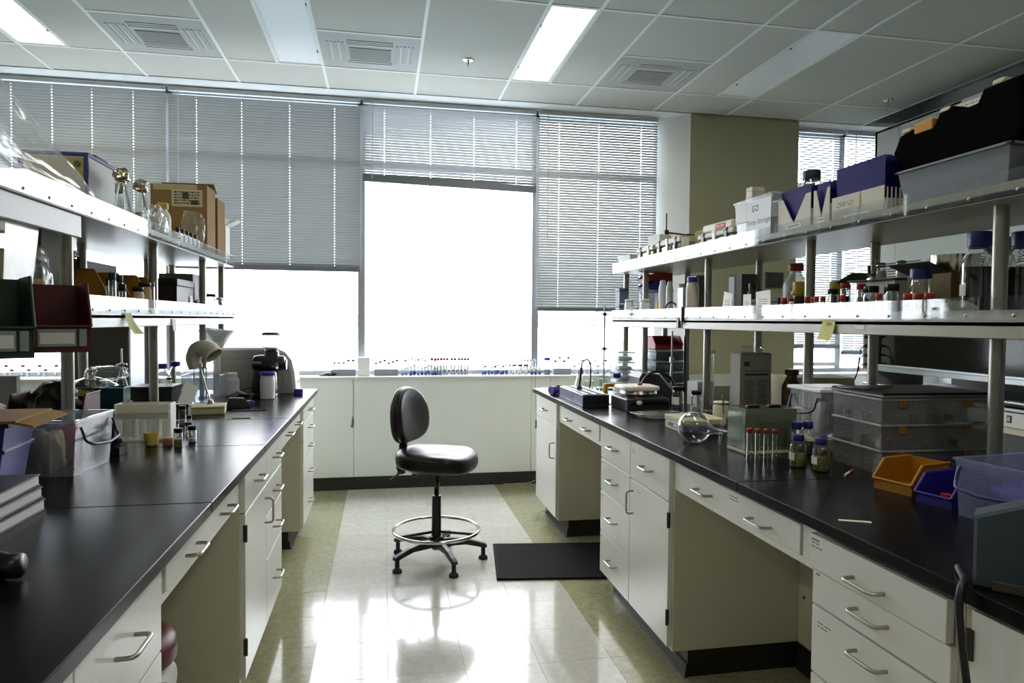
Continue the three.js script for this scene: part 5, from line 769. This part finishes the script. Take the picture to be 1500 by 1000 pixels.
  const dp = thing('dropper', 'glass dropper with a black bulb leaning on a jar lid', 'dropper', 1.74, Y, -2.2); part(dp, 'tube', rod([0, .01, 0], [.03, .17, -.05], .004), glassM()); part(dp, 'bulb', rod([.03, .17, -.05], [.036, .2, -.06], .006), blackM);
  bottle('reagent_bottle', 'clear bottle of white powder with a big blue cap', 1.8, Y, -2.035, .066, .175, blueCap, { liq: '#b9b5a4', fill: .5, capH: .035, neck: .024 });
  for (let i = 0; i < 3; i++) vial('red_cap_vial', 'red capped clear vial of white powder by the cardboard box', 1.708, Y, -1.985 + i * .045, .028, .086, redCap, { capH: .022, liq: '#d2d0c6', fill: .6, group: 'red capped powder vials' });
  lump('plastic_bag', 'small clear bag of beads against the right shelf guard', 'bag', 1.72, Y, -1.8, .03, .06, .06, 161, filmM, { amp: .25, det: 12 });
  const cbo = box('cardboard_box', 'small open cardboard box under the steel bowl', 1.985, Y, -2.12, .16, .165, .2, M('#8d7b58', .85)); part(cbo, 'flap', new THREE.BoxGeometry(.004, .1, .19).rotateZ(1.2).translate(-.12, .18, 0), M('#3f3a30', .8));
  const bw = thing('steel_bowl', 'shiny steel bowl standing on the cardboard box', 'bowl', 2.01, Y + .166, -2.12); part(bw, 'bowl_shell', lat([[.001, 0], [.07, 0], [.078, .006], [.08, .066], [.078, .066], [.076, .008], [.001, .004]], 34), steelM('#c6bfae', .16));
  box('white_carton', 'flat white carton under the two shakers', 2.0, Y, -2.42, .14, .155, .22, M('#d3d6da', .6)); const fo = thing('olive_folder', 'olive folder lying open on the flat white carton', 'folder', 1.985, Y + .156, -2.42, .08); part(fo, 'folder', [bx(.17, .006, .24, 0, 0, 0, .001), new THREE.BoxGeometry(.12, .003, .1).rotateX(-.35).translate(-.01, .02, -.16)], M('#4d4a22', .6));
  for (const [z, s] of [[-2.47, 'nearer the window'], [-2.36, 'nearer the steel bowl']]) { const j = thing('salt_shaker', 'glass shaker with a steel top on the olive folder, ' + s, 'shaker', 2.0, Y + .163, z); part(j, 'shaker_glass', lat([[.001, 0], [.02, 0], [.022, .004], [.019, .05], [.018, .055]], 10), glassM('#eef0f0', .08)); part(j, 'shaker_top', lat([[.001, .072], [.014, .07], [.021, .062], [.021, .052], [.001, .052]], 18), steelM('#c6c6c4', .25)); part(j, 'salt', cy(.017, .018, .035, 0, .003, 0, 12), M('#d9d9d4', .8)); }
  const mk = (x, z, l, liq, lab) => bottle('media_bottle', l, x, Y, z, .098, .275, blueCap, { liq, fill: .6, ring: true, lab, capH: .045, neck: .024, sh: .62, labH: .13, labA: 1.1 });
  mk(1.83, -1.835, 'large bottle of dark blue liquid with a white label', '#0a0b16', -2.6); mk(2.0, -1.93, 'large bottle of dark blue liquid behind the labelled bottle', '#0a0b16', -2.6); mk(1.955, -1.8, 'large clear half empty bottle with a blue cap', '#3b403c', 0);
  const n = thing('sticky_note', 'yellow sticky note with dark lettering on the right shelf beam', 'note', 1.671, 1.325, -2.34, -Math.PI / 2); part(n, 'note_paper', (() => { const g = new THREE.PlaneGeometry(.076, .076, 4, 8); const p = g.attributes.position; for (let i = 0; i < p.count; i++) { const v = (.038 - p.getY(i)) / .076; p.setZ(i, .002 + v * v * .018); } g.computeVertexNormals(); return g.rotateZ(-.12).translate(0, .055, 0); })(), textMat(128, 128, (g) => { g.font = 'bold 30px sans-serif'; g.fillText('ZSP', 44, 36); }, '#c9c67e', .75));
  const wt = thing('white_tag', 'small white label on the right shelf beam', 'label', 1.6735, 1.392, -2.17, -Math.PI / 2); part(wt, 'tag', sticker(.05, .014, 0, 0, 0), paperM);
  const sgn = thing('wall_picture', 'dark framed photograph on the olive pier', 'picture', 3.53, 1.72, ZW + .004); part(sgn, 'picture_print', bx(.165, .125, .006, 0, .01, .004, .001), M('#34362f', .5)); part(sgn, 'picture_frame', [bx(.18, .008, .012, 0, 0, .005, .001), bx(.18, .008, .012, 0, .137, .005, .001), bx(.008, .145, .012, -.086, 0, .005, .001), bx(.008, .145, .012, .086, 0, .005, .001)], M('#52534a', .5));
}
// ---------------------------------------------------------------- right upper shelf
{
  const Y = YS2;
  const wt = thing('plastic_tray', 'white plastic tray at the end of the right upper shelf', 'tray', 1.83, Y, -4.7); part(wt, 'tray_shell', openBox(.26, .1, .25, .003, .18), M('#dfe1e0', .5)); part(wt, 'rim', rimG(.26, .25, .095, .012, .006), M('#dfe1e0', .5));
  const lock = (label, x, z, w, d, h, y = Y, lid = '#c3c0ae', in_ = '#b59c3a') => { const t = thing('clip_box', label, 'container', x, y, z, 0, 'clip lid containers on the right upper shelf'); part(t, 'container_shell', bx(w, h * .72, d, 0, 0, 0, .01), plastM('#c9c6b0', .25, .55)); part(t, 'contents', bx(w * .8, h * .5, d * .85, 0, .006, 0, .01), M(in_, .6)); part(t, 'lid', bx(w + .012, h * .26, d + .012, 0, h * .73, 0, .008), M(lid, .5)); const n = Math.max(2, Math.round(d / .12)); for (let i = 0; i < n; i++) part(t, 'clip', [bx(.008, h * .7, .03, -w / 2 - .006, h * .2, -d / 2 + (i + .5) * d / n, .002), bx(.012, .012, .034, -w / 2 - .007, h * .9, -d / 2 + (i + .5) * d / n, .002)], i % 2 ? M('#dedede', .4) : M('#17181a', .4)); return t; };
  lock('clip lid container beside the white tray', 1.79, -4.34, .14, .28, .13); lock('long clip lid container with a dark base', 1.79, -3.97, .14, .36, .14, Y, '#b9b7a8', '#1a1a1a'); box('white_carton', 'white carton standing on the first clip lid container', 1.83, Y + .13, -4.36, .1, .08, .12, M('#dadde0', .6), .3);
  const cs = thing('lab_stand', 'steel clamp stand with a long arm on the right upper shelf', 'stand', 1.92, Y, -4.46); part(cs, 'stand_base', bx(.08, .01, .1, 0, 0, 0, .002), M('#2f3032', .4)); part(cs, 'stand_rod', rod([0, .008, 0], [0, .375, 0], .0055), steelM('#6d6b62', .3)); part(cs, 'clamp_arm', [rod([-.02, .245, .008], [.15, .23, .01], .006), bx(.03, .036, .03, -.004, .225, .006, .004), rod([.0, .23, .02], [.02, .18, .03], .004)], M('#4d4a40', .35, { metalness: .7 })); part(cs, 'clamp_jaw', [rod([.15, .23, .01], [.2, .222, .01], .011), bx(.02, .034, .03, .215, .205, .01, .004)], M('#35332c', .4, { metalness: .5 }));
  bottle('dropper_bottle', 'tiny dropper bottle standing before the long container', 1.695, Y, -3.86, .024, .1, M('#8e8468', .5), { mat: M('#2a2d3a', .3), sh: .5, neck: .006, capH: .05 });
  box('tan_carton', 'tan carton between the clip lid containers', 1.83, Y, -3.66, .1, .155, .14, M('#8d7d52', .8)); const wf = thing('paper_card', 'white card standing against the tan carton', 'card', 1.72, Y, -3.72, .2); part(wf, 'card', bx(.05, .12, .003, 0, 0, 0, 0), paperM);
  lock('clip lid container with a yellow content near the labelled tub', 1.79, -3.36, .14, .38, .11); const fl = thing('flat_case', 'flat white case with an orange label on the clip lid container', 'case', 1.81, Y + .112, -3.37, .05); part(fl, 'case_body', bx(.16, .045, .3, 0, 0, 0, .012), M('#c9c8ba', .4)); part(fl, 'case_label', sticker(.1, .026, -.0815, .022, .04, -Math.PI / 2), textMat(128, 40, (g) => { g.fillStyle = '#e8d8c8'; g.fillRect(14, 12, 36, 14); g.fillRect(60, 12, 50, 6); g.fillRect(60, 22, 40, 4); }, '#c4411c'), 'orange label');
  // labelled tub
  const go = thing('storage_tub', 'clear storage tub handwritten GO Temp Storage', 'tub', 1.755, Y, -2.93), pm = plastM('#e9ebee', .2, .82); part(go, 'tub_shell', openBox(.14, .205, .33, .003, .14), pm); part(go, 'rim', rimG(.14, .33, .198, .012, .01), pm); part(go, 'tub_lid_panel', bx(.003, .09, .1, -.07, .105, -.1, .001), M('#d5d8da', .5)); part(go, 'writing', (() => { const g = sticker(.21, .17, 0, 0, 0, -Math.PI / 2); return g.translate(-.0705, .105, .05); })(), textMat(256, 208, (g) => { g.fillStyle = '#08090c'; g.font = 'bold 50px sans-serif'; g.fillText('GO', 60, 60); g.font = 'italic bold 37px sans-serif'; g.fillText('Temp Storage', 6, 132); }, '#d3d8de', .5), 'black handwriting on the tub'); part(go, 'contents', [bx(.1, .1, .3, 0, .006, 0, .01)], M('#aab4c8', .6));
  const tr = thing('pipette_tip_rack', 'tall clear tube of stacked racks behind the labelled tub', 'rack', 1.9, Y, -3.28); part(tr, 'rack_body', [bx(.07, .33, .06, 0, 0, 0, .003)], plastM('#d9d6c4', .3, .45)); for (let i = 0; i < 10; i++) part(tr, 'rack_rib', bx(.074, .004, .064, 0, .03 + i * .031, 0, .001), M('#c9c6b2', .5));
  bottle('reagent_bottle', 'clear half full bottle with a navy cap on the right upper shelf', 1.925, Y, -2.84, .105, .325, M('#191c3a', .4), { ring: true, capH: .04, neck: .028, sh: .7, liq: '#cfd6d6', fill: .4, clear: .8 });
  // magazine holders with blue folders
  const holder = (label, x, z, L, W, H, n, fh, v) => { const t = thing('file_holder', label, 'file holder', x, Y, z, 0, 'file holders on the right upper shelf'), wm = M('#b3b1a4', .5); part(t, 'holder_shell', [bx(W, .004, L, 0, 0, 0, .001), bx(.003, v ? H * .5 : H, L, W / 2, 0, 0, .001), bx(W, H * .6, .003, 0, 0, L / 2, .001), bx(W, H * .6, .003, 0, 0, -L / 2, .001)], wm); part(t, 'holder_side', (v ? ex([[-L / 2, 0], [L / 2, 0], [L / 2, H], [L * .36, H], [0, H * .3], [-L * .36, H], [-L / 2, H]], .003, 0) : bx(L, H, .003, 0, 0, 0, .001)).rotateY(-Math.PI / 2).translate(-W / 2, 0, 0), wm); part(t, 'holder_label', sticker(L * .45, H * .22, -W / 2 - .003, H * .18, 0, -Math.PI / 2), textMat(128, 40, printLines(2, .1, '#6a6c70'), '#e6e6e2'), 'white label'); for (let i = 0; i < n; i++) part(t, 'blue_folder', bx(.003, fh + rr(-.004, .004), L - .02, -W / 2 + .012 + (W - .024) * i / (n - 1), .004, rr(-.003, .003), .001), M(i % 3 ? '#0a0846' : '#100d5c', .5, { specularIntensity: .3 })); return t; };
  holder('white file holder of navy folders with a notched front beside the labelled tub', 1.765, -2.625, .23, .13, .16, 9, .195, true); holder('narrow white file holder with a notched front', 1.765, -2.44, .1, .13, .16, 8, .185, true);
  const h3 = holder('wide white basket of navy folders with handwriting', 1.8, -2.235, .28, .2, .11, 16, .215, false); part(h3, 'writing', sticker(.14, .06, -.104, .075, -.05, -Math.PI / 2), textMat(256, 100, (g) => { g.font = 'italic 40px sans-serif'; g.fillText('2500 l (2)', 24, 60); }, '#b3b1a4'), 'black handwriting'); part(h3, 'basket_rib', Array.from({ length: 12 }, (_, i) => bx(.004, .1, .003, -.09 + i * .0165, .004, .142, 0)), M('#c9c7b8', .5));
  lump('plastic_bag', 'clear bag hanging beside the basket of navy folders', 'bag', 1.83, Y, -2.06, .02, .12, .012, 171, filmM, { det: 10 });
  // grey tray and black tool case
  const gt = thing('grey_tray', 'long grey plastic tray under the black tool case', 'tray', 1.87, Y, -1.83); part(gt, 'tray_shell', openBox(.33, .14, .42, .004, .1), M('#5f666c', .5)); part(gt, 'rim', rimG(.33, .42, .132, .016, .008), M('#6d7378', .5));
  const cs2 = thing('tool_case', 'open black tool case with a yellow insert and cream latches', 'tool case', 1.87, Y + .141, -1.86); part(cs2, 'case_shell', ex([[-.24, .075], [-.18, 0], [.24, 0], [.26, .05], [.24, .185], [.12, .185], [.1, .15], [.02, .145], [-.0, .17], [-.04, .165], [-.06, .13], [-.14, .12], [-.155, .14], [-.21, .13], [-.225, .1]], .28, .012, [], 2).rotateY(-Math.PI / 2), M('#040404', .9, { specularIntensity: .05 })); part(cs2, 'yellow_insert', bx(.1, .036, .075, -.095, .115, -.1, .004), M('#a8741c', .5), 'yellow insert'); for (const z of [-.18, -.02, .17]) part(cs2, 'latch', [bx(.03, .016, .04, -.125, z > .1 ? .18 : z < -.1 ? .132 : .155, z, .006)], M('#b5ae94', .5), 'cream latch'); part(cs2, 'lid_board', [new THREE.BoxGeometry(.012, .1, .4).rotateZ(-.25).translate(.05, .2, .04)], M('#6e726e', .6)); part(cs2, 'paper_slip', new THREE.PlaneGeometry(.15, .06).rotateY(-Math.PI / 2).rotateZ(-.25).translate(.04, .205, -.1), textMat(128, 56, printLines(3, .08, '#777'), '#a9aca8'), 'printed slip');
  box('brown_box', 'low brown box under the white tub at the shelf front', 1.82, Y, -1.49, .2, .09, .18, M('#5b4a30', .7), 0, { lid: .3 }); const ut = thing('white_tub', 'tall white translucent tub on the low brown box', 'tub', 1.82, Y + .091, -1.49); part(ut, 'tub_shell', openBox(.18, .22, .16, .003, .14), plastM('#dcdcd4', .4, .35)); part(ut, 'rim', rimG(.18, .16, .205, .016, .014), plastM('#d8d6c4', .4, .2));
}
// ---------------------------------------------------------------- window sill
{
  const Y = .931, Z = -5.84, blueLiq = '#34409a';
  const dk = thing('dark_pouch', 'small black pouch lying on the window sill', 'pouch', -.43, Y, -5.83); part(dk, 'pouch_body', crumple(.05, .03, .025, 5, .15, 10), blackM); part(dk, 'pouch_tail', bx(.05, .01, .03, -.06, 0, 0, .004), blackM);
  box('white_box', 'upright white box against the window mullion', -.155, Y, -5.83, .1, .155, .06, M('#eceeee', .6)); 
  const rack = (x, w, s) => { const t = thing('vial_rack', 'low grey vial rack on the window sill ' + s, 'rack', x, Y, -5.86); part(t, 'rack_block', bx(w, .05, .06, 0, 0, 0, .003), M('#8f98a4', .4)); part(t, 'rack_plate', bx(w + .006, .004, .066, 0, .05, 0, .001), M('#b9c0c8', .4)); };
  rack(-.32, .2, 'beside the black pouch'); rack(.03, .2, 'beside the upright white box');
  const put = (x, z, d, h, cap, o, l, y = Y) => vial(o.name ?? 'sill_vial', l, x, y, z, d, h, cap, { mat: glassM('#f6f8fa', .03), ...o });
  for (let i = 0; i < 5; i++) put(-.395 + i * .038, -5.86, .024, .06 + (i > 2 ? .02 : 0), blackCap, { group: 'vials in the rack by the pouch' }, 'clear black capped vial in the rack beside the black pouch', Y + .054);
  for (let i = 0; i < 6; i++) put(-.055 + i * .035, -5.86, .024, .055 + (i % 3) * .012, i % 2 ? blackCap : M('#6d2b1c', .5), { group: 'vials in the rack by the white box' }, 'clear vial in the rack beside the upright white box', Y + .054);
  for (let i = 0; i < 11; i++) put(.17 + i * .031 + rr(-.005, .005), -5.82 - (i % 2) * .03, .027, .055 + (i % 4) * .012, i % 3 ? whiteP : M('#c9ccd6', .4), { liq: i % 3 === 1 ? '#7484b8' : blueLiq, fill: .5, group: 'blue liquid vials on the sill' }, 'clear vial of blue liquid on the window sill');
  for (let i = 0; i < 12; i++) put(.19 + i * .028, -5.905, .022, .13 + (i % 3) * .008, i % 4 ? whiteP : M('#3d3a38', .5), { lab: true, group: 'tall white capped vials on the sill' }, 'tall clear vial with a white cap at the back of the sill');
  for (let i = 0; i < 12; i++) put(.415 + i * .026 + (i > 5 ? .014 : 0) + (i > 7 ? .01 : 0), -5.87, .0245, .146, M('#8a2416', .45), { capH: .021, lab: true, liq: '#c4c8cc', fill: .3, group: 'tall red capped vials on the sill' }, 'tall clear red capped vial on the window sill');
  for (let i = 0; i < 6; i++) put(.52 + i * .035, -5.81, .02, .05, blackCap, { group: 'short dark capped vials on the sill' }, 'short clear dark capped vial before the red capped vials');
  for (let i = 0; i < 9; i++) put(.85 + i * .026 + rr(-.004, .004), -5.83 - (i % 2) * .03, .025, .07 + (i % 3) * .01, i % 3 === 1 ? M('#5b2018', .5) : whiteP, { liq: i % 2 ? blueLiq : '#5f6cb0', fill: .55, group: 'deep blue vials by the mullion' }, 'clear vial of deep blue liquid near the right mullion');
  for (let i = 0; i < 7; i++) put(1.09 + i * .026, -5.86 + (i % 2) * .03, .022, .09, i % 2 ? blackCap : M('#6b2216', .5), { lab: true, liq: '#c4c8cc', fill: .25, group: 'clear vials left of the mullion' }, 'clear vial with dark or red cap beside the deep blue vials');
  for (let i = 0; i < 5; i++) put(1.2 + i * .03, -5.905, .026, .13, M('#cfd3d8', .4), { lab: true, group: 'tall grey capped vials' }, 'tall clear vial with a grey cap behind the deep blue vials');
  for (let i = 0; i < 3; i++) put(1.28 + i * .034, -5.82, .028, .065, whiteP, { liq: blueLiq, fill: .6, group: 'wide blue vials below the mullion' }, 'wide vial of deep blue liquid below the right mullion');
  bottle('sill_bottle', 'clear bottle with a purple cap right of the mullion', 1.42, Y, -5.84, .06, .15, purpleCap, { liq: '#9aa6cc', fill: .3, neck: .02 });
  rack(1.56, .16, 'right of the purple capped bottle');
  for (let i = 0; i < 4; i++) put(1.5 + i * .04, -5.86, .024, .07 + (i % 2) * .03, blackCap, { group: 'black capped vials right of the mullion' }, 'clear black capped vial in the rack right of the mullion', Y + .054);
  for (let i = 0; i < 10; i++) put(1.67 + i * .036, -5.84 + (i % 2) * .03, .03, .08 + (i % 3) * .025, i % 2 ? whiteP : M('#8e969e', .4), { liq: i % 4 === 2 ? '#5f6cb0' : '#ccd2d6', fill: .35, group: 'clear sill jars behind the right bench' }, 'clear sill jar behind the right bench end');
  // left part of the sill, seen below the shelves
  for (let i = 0; i < 16; i++) put(-3.3 + i * .058, -5.86 + (i % 2) * .04, .026, i % 2 ? .07 : .1, M('#7d2020', .45), { capH: .018, lab: true, group: 'red capped vials on the left sill' }, 'clear red capped vial on the sill behind the left shelving');
  // hanging cords on the low wall
  const c1 = thing('pull_cord', 'thin grey pull cord hanging on the low wall', 'cord', -.24, 0, ZW + .006); part(c1, 'cord', tb([[0, .93, 0], [.002, .75, .002], [-.003, .6, .002]], .0016, 20, 5), M('#8d8f8c', .6)); part(c1, 'cord_weight', [lat([[.001, .53], [.008, .535], [.009, .56], [.004, .6], [.001, .605]], 12), bx(.02, .02, .01, -.004, .515, 0, .003)], M('#5d5f5e', .5));
  const c2 = thing('wall_cable', 'white cable running down the low wall behind the right bench', 'cable', 0, 0, ZW + .016); part(c2, 'cable', tb([[1.29, .93, 0], [1.3, .6, .002], [1.33, .3, .002], [1.33, .12, .004], [1.28, .02, .01], [1.12, .006, .015], [1.02, .006, .01]], .003, 40, 6), M('#b9bcb8', .5));
  const c3 = thing('floor_cable', 'short white cable end on the floor by the right end cabinet', 'cable', 1.06, 0, -4.78, 0); part(c3, 'cable', tb([[.16, .02, -.02], [.08, .03, .0], [.02, .012, .06], [-.01, .004, .14]], .003, 20, 6), M('#d8dad6', .5));
}
renderer.render(scene, camera);
